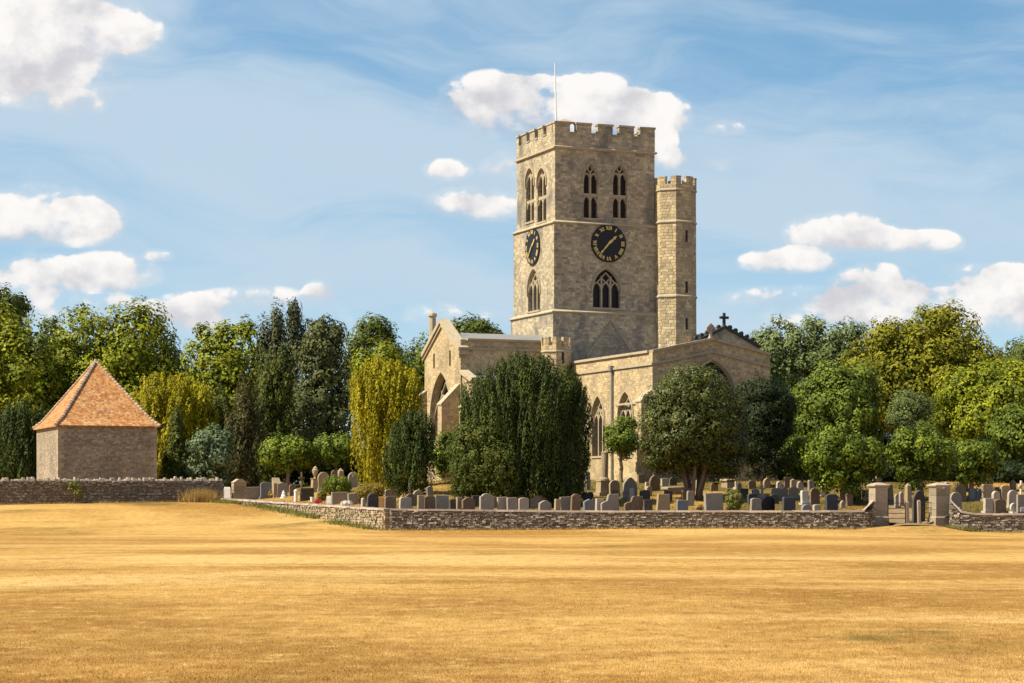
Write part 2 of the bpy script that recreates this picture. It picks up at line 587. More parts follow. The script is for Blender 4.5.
def grass_colour(t, p, yard=False):
    x, y, z = t.xyz(p)[0:3]
    patch = t.noise(t.vec(t.mul(x, .075), t.mul(y, .05)), 1.0, 6, .6, .4)
    band = t.noise(t.vec(t.mul(x, .045), t.mul(y, .10), 4.0), 1.0, 7, .66, .9)
    streak = t.noise(t.vec(t.mul(x, .22), t.mul(y, .40), 7.0), 1.0, 7, .7, 1.2)
    fine = t.noise(t.vec(t.mul(x, 2.6), t.mul(y, 1.5), 0), 1.0, 9, .74)
    grain = t.noise(p, 26.0, 4, .75)
    c = t.mix(t.ramp(patch, .38, .60), (.295, .155, .034), (.49, .30, .090))
    c = t.mix(t.mul(t.ramp(band, .48, .66), t.ramp(y, 55., 100., .85, .40)), c, (.60, .41, .16))
    c = t.mix(t.mul(t.ramp(band, .48, .34), t.ramp(y, 55., 100., .75, .35)), c, (.275, .145, .034))
    c = t.mix(t.mul(t.ramp(streak, .54, .72), .5), c, (.24, .12, .026))
    c = t.mix(t.mul(t.ramp(streak, .46, .28), .35), c, (.55, .35, .115))
    c = t.mix(t.mul(t.ramp(fine, .48, .66), .6), c, (.22, .108, .024))
    c = t.mix(t.mul(t.ramp(fine, .48, .34), .6), c, (.62, .42, .17))
    c = t.mix(t.mul(t.ramp(grain, .5, .74), .4), c, (.44, .29, .11))
    c = t.mix(t.mul(t.ramp(grain, .48, .3), .3), c, (.17, .09, .022))
    g = t.noise(t.vec(t.mul(x, .11), t.mul(y, .07), 8.0), 1.0, 6, .62, .6)
    if yard:
        return t.mix(t.mul(t.ramp(g, .36, .56), .8), t.mix(.25, c, (.2, .14, .03)), (.085, .075, .02))  # greener patches, and a darkened tone that carries the shade of the trees
    rise = t.mul(t.ramp(y, 95., 128.), t.ramp(x, -16., -26.))      # greener on the bank on the left
    near = t.mul(t.ramp(y, 36., 24.), t.ramp(x, 0.0, -3.0))
    g2 = t.add(g, t.add(t.mul(rise, .09), t.mul(near, .05)))
    return t.mix(t.mul(t.ramp(g2, .57, .72), .85), c, (.115, .09, .022))


for nm, yd in (('dry_lawn', False), ('yard_grass', True)):
    m, t, b = new_mat(nm)
    p = t.pos()
    t.put(b.inputs['Base Color'], grass_colour(t, p, yd))
    h = t.add(t.noise(p, 22., 5, .75), t.mul(t.noise(p, 3., 4), .8))
    t.put(b.inputs['Normal'], t.bump(h, .7, .06))
    b.inputs['Specular IOR Level'].default_value = .1
    b.inputs['Roughness'].default_value = 1.0
    MATS[nm] = m

m, t, b = new_mat('grass_blades')
c = t.mix(t.attr('tone'), t.mix(1.0, grass_colour(t, t.pos()), (1.05, 1.02, .95), 'MULTIPLY'), t.mix(1.0, grass_colour(t, t.pos()), (2.2, 2.3, 2.6), 'MULTIPLY'))
t.put(b.inputs['Base Color'], c)
b.inputs['Specular IOR Level'].default_value = .1
tr = t.n.new('ShaderNodeBsdfTranslucent')
t.put(tr.inputs['Color'], c)
mx = t.n.new('ShaderNodeMixShader')
mx.inputs[0].default_value = .45
t.l.new(b.outputs[0], mx.inputs[1])
t.l.new(tr.outputs[0], mx.inputs[2])
t.l.new(mx.outputs[0], t.n['Material Output'].inputs['Surface'])
MATS['blades'] = m
m, t, b = new_mat('dirt_path')
p = t.pos()
c = t.mix(t.ramp(t.noise(p, 3., 6, .7), .35, .7), (.17, .11, .055), (.27, .19, .105))
t.put(b.inputs['Base Color'], c)
MATS['path'] = m


def leaf_mat(name, a, bcol, ccol, trans=0.14, spec=.15, rough=.6):
    """foliage: leaf tones differ clump by clump and leaf by leaf, and light passes through"""
    m, t, b = new_mat(name)
    k = t.attr('tone')
    c = t.mix(t.ramp(k, 0., .5, smooth=False), a, bcol)
    c = t.mix(t.ramp(k, .5, 1., smooth=False), c, ccol)
    t.put(b.inputs['Base Color'], c)
    b.inputs['Roughness'].default_value = rough
    b.inputs['Specular IOR Level'].default_value = spec
    tr = t.n.new('ShaderNodeBsdfTranslucent')
    t.put(tr.inputs['Color'], t.mix(.5, c, t.mix(1.0, c, (1.6, 1.5, .5), 'MULTIPLY')))
    mx = t.n.new('ShaderNodeMixShader')
    mx.inputs[0].default_value = trans
    t.l.new(b.outputs[0], mx.inputs[1])
    t.l.new(tr.outputs[0], mx.inputs[2])
    t.l.new(mx.outputs[0], t.n['Material Output'].inputs['Surface'])
    return m


LEAF = {
    'lime': leaf_mat('lime_leaves', (.040, .055, .005), (.145, .17, .009), (.36, .37, .016)),
    'broad': leaf_mat('broad_leaves', (.034, .054, .009), (.105, .145, .016), (.22, .26, .032)),
    'fresh': leaf_mat('fresh_leaves', (.020, .036, .006), (.085, .125, .012), (.30, .34, .03)),
    'poplar': leaf_mat('poplar_leaves', (.045, .070, .022), (.125, .16, .05), (.23, .26, .09)),
    'beech': leaf_mat('beech_leaves', (.060, .066, .006), (.165, .165, .010), (.31, .28, .016)),
    'oak': leaf_mat('oak_leaves', (.028, .044, .008), (.085, .112, .016), (.18, .205, .034)),
    'yew': leaf_mat('yew_needles', (.012, .020, .004), (.040, .060, .010), (.11, .14, .022), .15),
    'yewlit': leaf_mat('lit_yew_needles', (.022, .030, .006), (.075, .092, .014), (.16, .18, .03), .18),  # lighter copy of the yew tones, sunlight put into the colour
    'gold': leaf_mat('golden_yew_needles', (.10, .095, .005), (.29, .26, .010), (.52, .44, .018), .25),
    'conifer': leaf_mat('conifer_needles', (.042, .056, .020), (.085, .10, .034), (.145, .155, .055), .15),
    'cypress': leaf_mat('cypress_sprays', (.036, .046, .018), (.070, .082, .030), (.125, .135, .06), .15),
    'brown': leaf_mat('brown_conifer', (.040, .038, .012), (.075, .068, .020), (.115, .10, .034), .15),
    'holly': leaf_mat('holm_leaves', (.024, .032, .007), (.072, .088, .016), (.165, .175, .04), .15, .25, .5),
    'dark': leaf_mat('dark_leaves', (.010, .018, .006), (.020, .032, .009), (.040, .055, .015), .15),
    'glauc': leaf_mat('glaucous_leaves', (.070, .110, .052), (.125, .175, .088), (.19, .25, .135)),
    'straw': leaf_mat('straw', (.28, .185, .06), (.40, .28, .10), (.50, .37, .16), .3),
    'mown': leaf_mat('mown_grass', (.34, .18, .04), (.48, .28, .07), (.58, .38, .13), .4),
    'weed': leaf_mat('weed_leaves', (.10, .115, .025), (.17, .18, .04), (.26, .24, .07)),
    'shrubgold': leaf_mat('bronze_shrub', (.10, .075, .015), (.20, .15, .025), (.32, .23, .04)),
    'flower_red': leaf_mat('red_petals', (.45, .03, .04), (.55, .05, .08), (.6, .12, .15)),
    'flower_white': leaf_mat('white_petals', (.6, .55, .52), (.72, .68, .65), (.8, .74, .72)),
}

# ------------------------------------------------------------------ ground
def sheet(rows, name, mat, zfun, skip=None):
    mb = MB()
    ids = [[mb.vert(x, y, zfun(x, y)) for x, y in row] for row in rows]
    for a, b_ in zip(ids, ids[1:]):
        for k in range(len(a) - 1):
            if skip and skip(*mb.v[a[k]][:2]):
                continue
            mb.face((a[k], a[k + 1], b_[k + 1], b_[k]))
    return mb.build(name, mat, None, True)


def steps(lo, hi, d, grow=()):
    out = list(np.arange(lo, hi + 1e-6, d))
    return [float(v) for v in out] + list(grow)


xs = [-6000, -1500, -500, -250, -150] + steps(-110, 110, 2.0) + [150, 250, 500, 1500, 6000]
ys = [-300, -100, -30] + steps(-10, 90, 2.5) + steps(91, 152, .75) + steps(154, 220, 4) + [260, 340, 500, 900, 2000, 6000]
fo = sheet([[(x, y) for x in xs] for y in ys], 'field', MATS['dry_lawn'], field_z)
tag(fo, 'dry golden mown grass field in front of the churchyard', 'field', kind='structure')

ss_ = steps(0, 60, .5) + [62, 66, 72, 80, 95, 120, 160]
ys = steps(116, 160, .5) + steps(163, 230, 4)


def yrow(y):
    x0 = -6.4 - UX.y / UX.x * (y - 116)
    return [(x0 + s, y) for s in ss_]


yo = sheet([yrow(y) for y in ys], 'churchyard_ground', MATS['yard_grass'], yard_z, lambda x, y: abs(x - GATE_X) < 2.4 and y < 116.9)
tag(yo, 'parched grass of the raised churchyard among the gravestones', 'ground', kind='structure')
mb = MB()
prev = None
for k in range(40):
    y = 115.2 + k * .32
    c = GATE_X + .25 * math.sin(k * .3) + .02 * k
    w = 1.25 - .25 * ss(k / 25) + .12 * math.sin(k * 1.7)
    row = [mb.vert(c + w * q, y, max(yard_z(c + w * q, y) if y > 116.8 else -9, field_z(c + w * q, y)) + .012) for q in (-1, -.5, 0, .5, 1)]
    if prev:
        for q in range(4):
            mb.face((prev[q], prev[q + 1], row[q + 1], row[q]))
    prev = row
tag(mb.build('path', MATS['path'], None, True), 'trodden earth path leading through the churchyard gate', 'path', kind='structure')

# ------------------------------------------------------------------ church
C0 = Vector((3.0, 157.0, 0))
ZB = 2.75


def uv(u, v):
    return C0.x + UX.x * u + VX.x * v, C0.y + UX.y * u + VX.y * v


def uf(p, v):
    k = (p - 512) / F
    return (k * (C0.y + VX.y * v) - C0.x - VX.x * v) / (UX.x - k * UX.y)


def vf(p, u):
    k = (p - 512) / F
    return (C0.x + UX.x * u - k * (C0.y + UX.y * u)) / (k * VX.y - VX.x)


def zf(py, u, v):
    return EYE + (HOR - py) / F * uv(u, v)[1] - ZB


church = empty('church', (C0.x, C0.y, ZB), TH, 'old stone church with a square battlemented clock tower', 'church')
AXU, AXV = Vector((1, 0, 0)), Vector((0, 1, 0))
AR = (AXU, -AXV)          # a wall that faces the road: axis, outward normal
AL = (-AXV, -AXU)         # a wall that faces left: axis runs towards the viewer


def window(parent, outline_, cx, w, zb, zs, zt, O, A, N, lights, transom=None, fill='glass', depth=.42, mull=.11, name='window'):
    """glass set back in its opening, with mullions, light heads and tracery bars as a sub-part"""
    g = MB()
    g.prism(outline_, Vector(O) - Vector(N) * (depth - .1), A, N, .06)
    if fill == 'louvre':
        z = zb + .1
        while z < zt - .5:
            g.prism([(cx - w / 2, z), (cx + w / 2, z), (cx + w / 2, z + .05), (cx - w / 2, z + .05)], Vector(O) - Vector(N) * (depth - .2), A, N, .09)
            z += .28
    go = g.build(name, MATS[fill], parent)
    tr = MB()
    d0, d1 = -depth + .12, -depth + .34
    lw = w / lights
    rise = zt - zs
    head = lw * 1.1
    for k in range(1, lights):
        a = cx - w / 2 + lw * k
        top = zs + rise * (.45 if lights == 2 else .62)
        tr.sweep([(a, zb), (a, top)], O, A, N, mull, d0, d1)
    for k in range(lights):
        a = cx - w / 2 + lw * (k + .5)
        tr.sweep(arch_curve(a, lw - .03, zs - .1, zs - .1 + head * .75), O, A, N, mull * .8, d0 + .01, d1 - .01)
        if transom:
            tr.sweep(arch_curve(a, lw - .03, transom - .5, transom - .06), O, A, N, mull * .7, d0 + .012, d1 - .012)
    if transom:
        tr.sweep([(cx - w / 2, transom), (cx + w / 2, transom)], O, A, N, mull * 1.5, d0 - .01, d1 + .01)
    if lights == 2:
        for s in (-1, 1):
            tr.sweep([(cx, zs + rise * .42), (cx + s * w * .17, zs + rise * .66), (cx + s * w * .1, zt - .12)], O, A, N, mull * .7, d0 + .02, d1 - .02)
    else:
        for k in range(1, lights):          # interlacing bars
            a = cx - w / 2 + lw * k
            tr.sweep([(a - lw * .5, zs + rise * .30), (a, zs + rise * .55), (a + lw * .5, zs + rise * .30)], O, A, N, mull * .75, d0 + .02, d1 - .02)
        tr.sweep([(cx - lw * .5, zs + rise * .56), (cx, zs + rise * .80), (cx + lw * .5, zs + rise * .56)], O, A, N, mull * .7, d0 + .025, d1 - .025)
    inner = [(cx + (a - cx) * (1 - .05 / w), z) for a, z in outline_]
    tr.sweep(inner[2:], O, A, N, .10, d0 + .03, d1 + .04)
    tr.build('tracery', MATS['trim'], go)
    hd = MB()
    pts = arch_curve(cx, w + .16, zs, zt + .12)
    hd.sweep([(pts[0][0], zs - .35)] + pts + [(pts[-1][0], zs - .35)], O, A, N, .11, -.02, .085)
    hd.build('hood_mould', MATS['trim'], go)
    hd = MB()
    hd.sweep([(cx - w / 2 - .08, zb - .07), (cx + w / 2 + .08, zb - .07)], O, A, N, .13, -.02, .07)
    hd.build('sill', MATS['trim'], go)
    return go


def merlons(mb, cap, x0, x1, horizontal, fixed0, fixed1, z0, z1, n, duty=.68):
    """merlons standing on a parapet run; a paler coping on each"""
    L = (x1 - x0)
    w = L / (n + (n - 1) * (1 - duty) / duty)
    g = w * (1 - duty) / duty
    for k in range(n):
        a = x0 + k * (w + g)
        if horizontal:
            mb.box(a, a + w, fixed0, fixed1, z0, z1)
            cap.box(a - .05, a + w + .05, fixed0 - .06, fixed1 + .06, z1, z1 + .13, random.uniform(.3, .9), .008)
        else:
            mb.box(fixed0, fixed1, a, a + w, z0, z1)
            cap.box(fixed0 - .06, fixed1 + .06, a - .05, a + w + .05, z1, z1 + .13, random.uniform(.3, .9), .008)
        if k < n - 1:
            e = a + w + .05
            if horizontal:
                cap.box(e, e + g - .1, fixed0 - .05, fixed1 + .05, z0, z0 + .1, random.uniform(.2, .7), .006)
            else:
                cap.box(fixed0 - .05, fixed1 + .05, e, e + g - .1, z0, z0 + .1, random.uniform(.2, .7), .006)


# --- tower
zA, zBt, zC = 15.2 - ZB, 21.6 - ZB, 27.0 - ZB
T = MB()
SA = (-.14, 8.2, -.14, 7.9)
SBt = (0., 8.1, 0., 7.7)
SCt = (.13, 8.0, .12, 7.35)
for (u0, u1, v0, v1), z0, z1, st in ((SA, -.6, zA, 'a'), (SBt, zA, zBt, 'b'), (SCt, zBt, zC, 'c')):
    fh, lh = [], []
    if st == 'b':
        z_w = [zf(307.7, 4, 0), zf(268.5, 4, 0)]
        fc = (uf(593, v0) + uf(620, v0)) / 2
        fw = uf(620, v0) - uf(593, v0)
        lc = -(vf(528, u0) + vf(540, u0)) / 2
        lw_ = vf(528, u0) - vf(540, u0)
        zlw = [zf(311, 0, 4), zf(270, 0, 4)]
        TW = dict(f=(fc, fw, z_w[0], z_w[0] + 1.35, z_w[1]), l=(lc, lw_, zlw[0], zlw[0] + 1.5, zlw[1]))
        fh = [arch(*TW['f'])]
        lh = [arch(*TW['l'])]
    if st == 'c':
        BW = []
        for a, b_ in ((583.8, 597.6), (613.0, 626.8)):
            c_ = (uf(a, v0) + uf(b_, v0)) / 2
            BW.append((c_, uf(b_, v0) - uf(a, v0), zf(218, c_, v0), zf(178, c_, v0), zf(165, c_, v0)))
        fh = [arch(*q) for q in BW]
        LW = []
        for a, b_ in ((526, 534), (537.5, 546.2)):
            c_ = (vf(a, u0) + vf(b_, u0)) / 2
            LW.append((-c_, vf(a, u0) - vf(b_, u0), zf(221.5, u0, c_), zf(182, u0, c_), zf(169, u0, c_)))
        lh = [arch(*q) for q in LW]
    T.wall([(u0, z0), (u1, z0), (u1, z1), (u0, z1)], fh, (0, v0, 0), *AR, .45)
    T.wall([(-v1, z0), (-v0, z0), (-v0, z1), (-v1, z1)], lh, (u0, 0, 0), *AL, .45)
    T.poly([(u1, v0, z0), (u1, v1, z0), (u1, v1, z1), (u1, v0, z1)])
    T.poly([(u1, v1, z0), (u0, v1, z0), (u0, v1, z1), (u1, v1, z1)])
    T.poly([(u0, v0, z1), (u1, v0, z1), (u1, v1, z1), (u0, v1, z1)])
tower = T.build('tower', MATS['tower'], church)
for q in BW:
    window(tower, arch(*q), *q, (0, SCt[2], 0), *AR, 2, transom=zf(195.5, 4, 0), fill='louvre', mull=.15)
for q in LW:
    window(tower, arch(*q), *q, (SCt[0], 0, 0), *AL, 2, transom=zf(200, 0, 4), fill='louvre', mull=.15)
window(tower, arch(*TW['f']), *TW['f'], (0, SBt[2], 0), *AR, 3, mull=.13)
window(tower, arch(*TW['l']), *TW['l'], (SBt[0], 0, 0), *AL, 3, mull=.13)


def string(mb, s, z, out=.11, h=.14):
    """a moulded band round the tower: sloped top, square face"""
    u0, u1, v0, v1 = s
    def r(d, zz): return [(u0 - d, v0 - d, zz), (u1 + d, v0 - d, zz), (u1 + d, v1 + d, zz), (u0 - d, v1 + d, zz)]
    mb.loft([r(0.0, z - h), r(out, z - h + .05), r(out, z - .02), r(-.14, z + .14)], .75, False, False)


for st_, z_, o_, h_ in ((SA, zA, .11, .14), (SBt, zBt, .11, .14), (SCt, zC, .15, .18)):
    S = MB()
    string(S, st_, z_, o_, h_)
    S.build('string_course', MATS['trim'], church)

Pm, Pc = MB(), MB()
u0, u1, v0, v1 = SCt
u0 -= .02; u1 += .02; v0 -= .02; v1 += .02
zp0, zp1, zp2 = zC + .14, zC + .98, zC + 1.66
th = .42
Pm.box(u0, u1, v0, v0 + th, zp0 - .13, zp1)
Pm.box(u0, u1, v1 - th, v1, zp0 - .13, zp1)
Pm.box(u0, u0 + th, v0 + th, v1 - th, zp0 - .13, zp1)
Pm.box(u1 - th, u1, v0 + th, v1 - th, zp0 - .13, zp1)
merlons(Pm, Pc, u0, u1, True, v0, v0 + th, zp1, zp2, 5, .70)
merlons(Pm, Pc, u0, u1, True, v1 - th, v1, zp1, zp2, 5, .70)
for ua, ub in ((u0, u0 + th), (u1 - th, u1)):
    merlons(Pm, Pc, v0 + th + .13, v1 - th - .55, False, ua, ub, zp1, zp2, 4, .62)
par = Pm.build('parapet', MATS['tower'], church)
Pc.build('merlon_coping', MATS['trim'], par)
k = MB()
cx_, cy_ = u0 + 1.0, v0 + .55
k.loft([[(cx_ - .7, cy_ - .45, zp2 + .14), (cx_ + .7, cy_ - .45, zp2 + .14), (cx_ + .7, cy_ + .6, zp2 + .14), (cx_ - .7, cy_ + .6, zp2 + .14)],
        [(cx_ - .06, cy_, zp2 + .42), (cx_ + .06, cy_, zp2 + .42), (cx_ + .06, cy_ + .1, zp2 + .42), (cx_ - .06, cy_ + .1, zp2 + .42)]], .6)
k.build('corner_cap', MATS['trim'], par)
fp = MB()
fp.tube([(cx_ - .3, cy_ + .8, zC + .2), (cx_ - .42, cy_ + .8, 33.2 - ZB)], [.075, .035], 8)
fo_ = fp.build('flagpole', MATS['white'], church)


# scar of an older, steeper roof on the tower above the chancel
sa, sz = uf(611, SA[2]), zf(321, 4, 0)
sb_, sbz = 1.9, zf(356, 4, 0)
sr = MB()
sr.prism([(sa - sb_, sbz), (sa + sb_, sbz), (sa, sz)], (0, SA[2] - .03, 0), AXU, -AXV, .03)
sro = sr.build('roof_scar', MATS['pavilion'], tower)
sr = MB()
sr.sweep([(sa - sb_, sbz), (sa, sz), (sa + sb_, sbz)], (0, SA[2], 0), AXU, -AXV, .13, .02, .08, tone=.2)
sr.build('weathering_course', MATS['trim'], sro)


# --- clocks
def clock(cx, cz, rad, O, A, N):
    O, A, N = Vector(O), Vector(A), Vector(N)
    d = MB()
    n = 48
    ring = [(cx + rad * math.cos(2 * math.pi * i / n), cz + rad * math.sin(2 * math.pi * i / n)) for i in range(n)]
    d.prism(ring, O + N * .10, A, N, .10)
    do = d.build('clock_face', MATS['dial'], church)
    def bar(c, p, q, w, h0, h1):
        ax = Vector((q[0] - p[0], q[1] - p[1])).normalized()
        nx = Vector((-ax.y, ax.x)) * w / 2
        pts = [(p[0] + nx.x, p[1] + nx.y), (p[0] - nx.x, p[1] - nx.y), (q[0] - nx.x, q[1] - nx.y), (q[0] + nx.x, q[1] + nx.y)]
        c.prism(pts, O + N * h1, A, N, h1 - h0)
    num = ['XII', 'I', 'II', 'III', 'IIII', 'V', 'VI', 'VII', 'VIII', 'IX', 'X', 'XI']
    r0, r1 = rad * .71, rad * .90
    for i, s in enumerate(num):
        nb = MB()
        ang = R(90 - 30 * i)
        rd = Vector((math.cos(ang), math.sin(ang)))
        tg = Vector((math.sin(ang), -math.cos(ang)))       # reading direction
        wid = {'I': .088, 'V': .175, 'X': .185}
        tot = sum(wid[ch] for ch in s) * rad
        off = -tot / 2
        def P(o_, r_): return (cx + rd.x * r_ + tg.x * o_, cz + rd.y * r_ + tg.y * o_)
        for ch in s:
            w = wid[ch] * rad
            m_ = off + w / 2
            if ch == 'I':
                bar(nb, P(m_, r0), P(m_, r1), .060 * rad, .10, .125)
            elif ch == 'V':
                bar(nb, P(m_ - w * .36, r1), P(m_, r0), .060 * rad, .10, .126)
                bar(nb, P(m_ + w * .36, r1), P(m_, r0), .032 * rad, .10, .124)
            else:
                bar(nb, P(m_ - w * .36, r1), P(m_ + w * .36, r0), .060 * rad, .10, .126)
                bar(nb, P(m_ + w * .36, r1), P(m_ - w * .36, r0), .032 * rad, .10, .124)
            off += w
        nb.build('numeral', MATS['gold'], do)
    for nm, deg, ln, wd, hh in (('minute_hand', 222, .82, .10, .19), ('hour_hand', 48, .60, .15, .16)):
        hb = MB()
        a = R(90 - deg)
        rd = Vector((math.cos(a), math.sin(a)))
        tg = Vector((-rd.y, rd.x))
        prof = [(-.18, .4), (0, .7), (.25, 1.), (.62, .55), (.74, 1.2), (.86, .5), (1, .08)]
        lft = [(cx + rd.x * ln * rad * s_ + tg.x * wd * rad * w_ / 2, cz + rd.y * ln * rad * s_ + tg.y * wd * rad * w_ / 2) for s_, w_ in prof]
        rgt = [(cx + rd.x * ln * rad * s_ - tg.x * wd * rad * w_ / 2, cz + rd.y * ln * rad * s_ - tg.y * wd * rad * w_ / 2) for s_, w_ in prof]
        hb.prism(rgt + lft[::-1], O + N * hh, A, N, .025)
        hb.build(nm, MATS['gold'], do)
    return do


clock(uf(608.3, 0), zf(243.5, 4.2, 0), 1.37, (0, SBt[2], 0), *AR)
clock(-vf(533.3, 0), zf(246.5, 0, 3.6), 1.34, (SBt[0], 0, 0), *AL)


# --- tall stair turret at the tower's right corner
def octo(c, rad, z, rot=22.5):
    return [(c[0] + rad * math.cos(R(rot + 45 * i)), c[1] + rad * math.sin(R(rot + 45 * i)), z) for i in range(8)]


def oct_turret(c, rad, z0, z1, strings, zpar, name, mat, duty_top, slits=()):
    tb = MB()
    tb.loft([octo(c, rad * 1.05, z0), octo(c, rad, z1)], .5, True, True)
    to = tb.build(name, mat, church)
    for z in strings:
        sb = MB()
        q = rad * (1.05 + (1 - 1.05) * (z - z0) / (z1 - z0))
        sb.loft([octo(c, q, z - .12), octo(c, q + .08, z - .08), octo(c, q + .08, z), octo(c, q - .02, z + .14)], .7, False, False)
        sb.build('string_course', MATS['trim'], to)
    pb, pcp = MB(), MB()
    ri, ro = rad - .28, rad + .04
    pb.loft([octo(c, ro, z1 - .02), octo(c, ro, zpar)], .5, False, False)
    pb.loft([octo(c, ri, zpar), octo(c, ri, z1 + .05)], .5, False, False)
    A0, B0 = octo(c, ri, zpar), octo(c, ro, zpar)
    for i in range(8):
        j = (i + 1) % 8
        pb.poly([A0[i], B0[i], B0[j], A0[j]])
    for i in range(8):                           # one merlon bent round every corner
        a, o_ = Vector(octo(c, ro, 0)[i]), Vector(octo(c, ri, 0)[i])
        for j in ((i - 1) % 8, (i + 1) % 8):
            a2, o2 = Vector(octo(c, ro, 0)[j]), Vector(octo(c, ri, 0)[j])
            a2, o2 = a.lerp(a2, duty_top), o_.lerp(o2, duty_top)
            q = [o_, a, a2, o2] if j != (i - 1) % 8 else [o2, a2, a, o_]
            e = Vector((0, 0, 1))
            pb.hexa([p_ + e * zpar for p_ in q] + [p_ + e * (zpar + .48) for p_ in q])
            cen = sum(q, Vector()) / 4
            q2 = [cen + (p_ - cen) * 1.1 for p_ in q]
            pcp.hexa([p_ + e * (zpar + .48) for p_ in q2] + [p_ + e * (zpar + .58) for p_ in q2], random.uniform(.3, .9))
    po = pb.build('parapet', mat, to)
    pcp.build('merlon_coping', MATS['trim'], po)
    for z, du in slits:
        w_ = MB()
        q = rad * math.cos(R(22.5)) * (1.05 + (1 - 1.05) * (z - z0) / (z1 - z0))
        w_.box(c[0] + du - .09, c[0] + du + .09, c[1] - q - .012, c[1] - q + .2, z - .42, z + .42)
        w_.build('slit_window', MATS['louvre'], to)
    return to


tc = (9.50, -.12)
oct_turret(tc, 1.56, -.5, zf(190, *tc), [zf(191.5, *tc), zf(223.5, *tc), zf(297.5, *tc)], zf(186.5, *tc), 'stair_turret', MATS['turret'], .33,
           [(zf(238, *tc), .25), (zf(289, *tc), .25), (zf(325, *tc), .25)])
sc_ = (uf(556, -1.9), -1.9)
oct_turret(sc_, 1.06, -.5, zf(350, *sc_), [zf(351.5, *sc_)], zf(346, *sc_), 'small_turret', MATS['church'], .33,
           [(zf(358, *sc_), .1)])

# --- chancel (towards the viewer)
CU0, CU1 = .4, 9.04
CV0, CV1 = -15.36, -.16
zk, zap = 11.35 - ZB, 12.25 - ZB
X = MB()
mid = (CU0 + CU1) / 2
gw = (mid + .05, 3.3, zf(448, mid, CV0), zf(396, mid, CV0), zf(361, mid, CV0))
X.wall([(CU0, -.6), (CU1, -.6), (CU1, zk), (mid, zap), (CU0, zk)], [arch(*gw)], (0, CV0, 0), *AR, .5)
cw = []
for a, b_, top, bot in ((592, 604.6, 397, 456), (618.6, 633, 392.7, 456)):
    c_ = (vf(a, CU0) + vf(b_, CU0)) / 2
    cw.append((-c_, vf(a, CU0) - vf(b_, CU0), zf(bot, CU0, c_), zf(top + 24, CU0, c_), zf(top, CU0, c_)))
X.wall([(-CV1, -.6), (-CV0, -.6), (-CV0, zk), (-CV1, zk)], [arch(*q) for q in cw], (CU0, 0, 0), *AL, .5)
X.poly([(CU1, CV0, -.6), (CU1, CV1, -.6), (CU1, CV1, zk), (CU1, CV0, zk)])
X.poly([(CU0, CV1, -.6), (CU0, CV1, zk), (mid, CV1, zap), (CU1, CV1, zk), (CU1, CV1, -.6)])
chancel = X.build('chancel', MATS['church'], church)
window(chancel, arch(*gw), *gw, (0, CV0, 0), *AR, 4, depth=.5)
for q in cw:
    window(chancel, arch(*q), *q, (CU0, 0, 0), *AL, 3, depth=.5, mull=.13)
def bar_part(name, parent, pts, O, A, N, w, d0, d1, tone=.7):
    c_ = MB()
    c_.sweep(pts, O, A, N, w, d0, d1, tone=tone)
    return c_.build(name, MATS['trim'], parent)


O_, A_, N_ = Vector((0, CV0, 0)), AXU, -AXV
bar_part('gable_coping', chancel, [(CU0 - .02, zk + .03), (mid, zap + .03), (CU1 + .02, zk + .03)], O_, A_, N_, .16, -.5, .13)
bar_part('string_course', chancel, [(CU0 - .02, zk - .80), (mid, zap - .80), (CU1 + .02, zk - .80)], O_, A_, N_, .15, -.05, .10, .6)
O_, A_, N_ = Vector((CU0, 0, 0)), -AXV, -AXU
bar_part('wall_coping', chancel, [(-CV1 - .0, zk + .03), (-CV0 - .52, zk + .03)], O_, A_, N_, .16, -.5, .13)
bar_part('string_course', chancel, [(-CV1 - .0, zk - .80), (-CV0 + .09, zk - .80)], O_, A_, N_, .15, -.05, .10, .6)
bar_part('string_course', chancel, [(-CV0 - 5.6, zf(403, CU0, -13)), (-CV0 - .95, zf(403, CU0, -13))], O_, A_, N_, .13, -.05, .09, .6)
rf = MB()
rf.loft([[(CU0 + .5, CV0 + .5, zk - .5), (mid, CV0 + .5, zap - .35), (CU1 - .5, CV0 + .5, zk - .5)],
         [(CU0 + .5, CV1, zk - .5), (mid, CV1, zap - .35), (CU1 - .5, CV1, zk - .5)]])
rf.build('roof', MATS['lead'], chancel)


def buttress(parent, a0, a1, O, A, N, prof, mat='church'):
    """prof: list of (z, projection) from the ground up; sloped offsets where the projection steps in"""
    b_ = MB()
    O, A, N = Vector(O), Vector(A), Vector(N)
    rings = []
    for z, d in prof:
        rings.append([O + A * a0 - N * .03 + Vector((0, 0, z)), O + A * a0 + N * d + Vector((0, 0, z)),
                      O + A * a1 + N * d + Vector((0, 0, z)), O + A * a1 - N * .03 + Vector((0, 0, z))])
    b_.loft([r_[::-1] for r_ in rings] if A.cross(N).z > 0 else rings)
    bo = b_.build('buttress', MATS[mat], parent)
    for (z0, d0), (z1, d1) in zip(prof, prof[1:]):
        if d1 < d0 - .02:
            c_ = MB()
            e = .05
            p_ = [O + A * (a0 - e) + N * (d0 + e) + Vector((0, 0, z0)), O + A * (a1 + e) + N * (d0 + e) + Vector((0, 0, z0)),
                  O + A * (a1 + e) + N * (d1 + .0) + Vector((0, 0, z1)), O + A * (a0 - e) + N * (d1 + .0) + Vector((0, 0, z1))]
            c_.hexa(p_ + [q + Vector((0, 0, .09)) for q in p_], .65)
            c_.build('weathering', MATS['trim'], bo)
    return bo


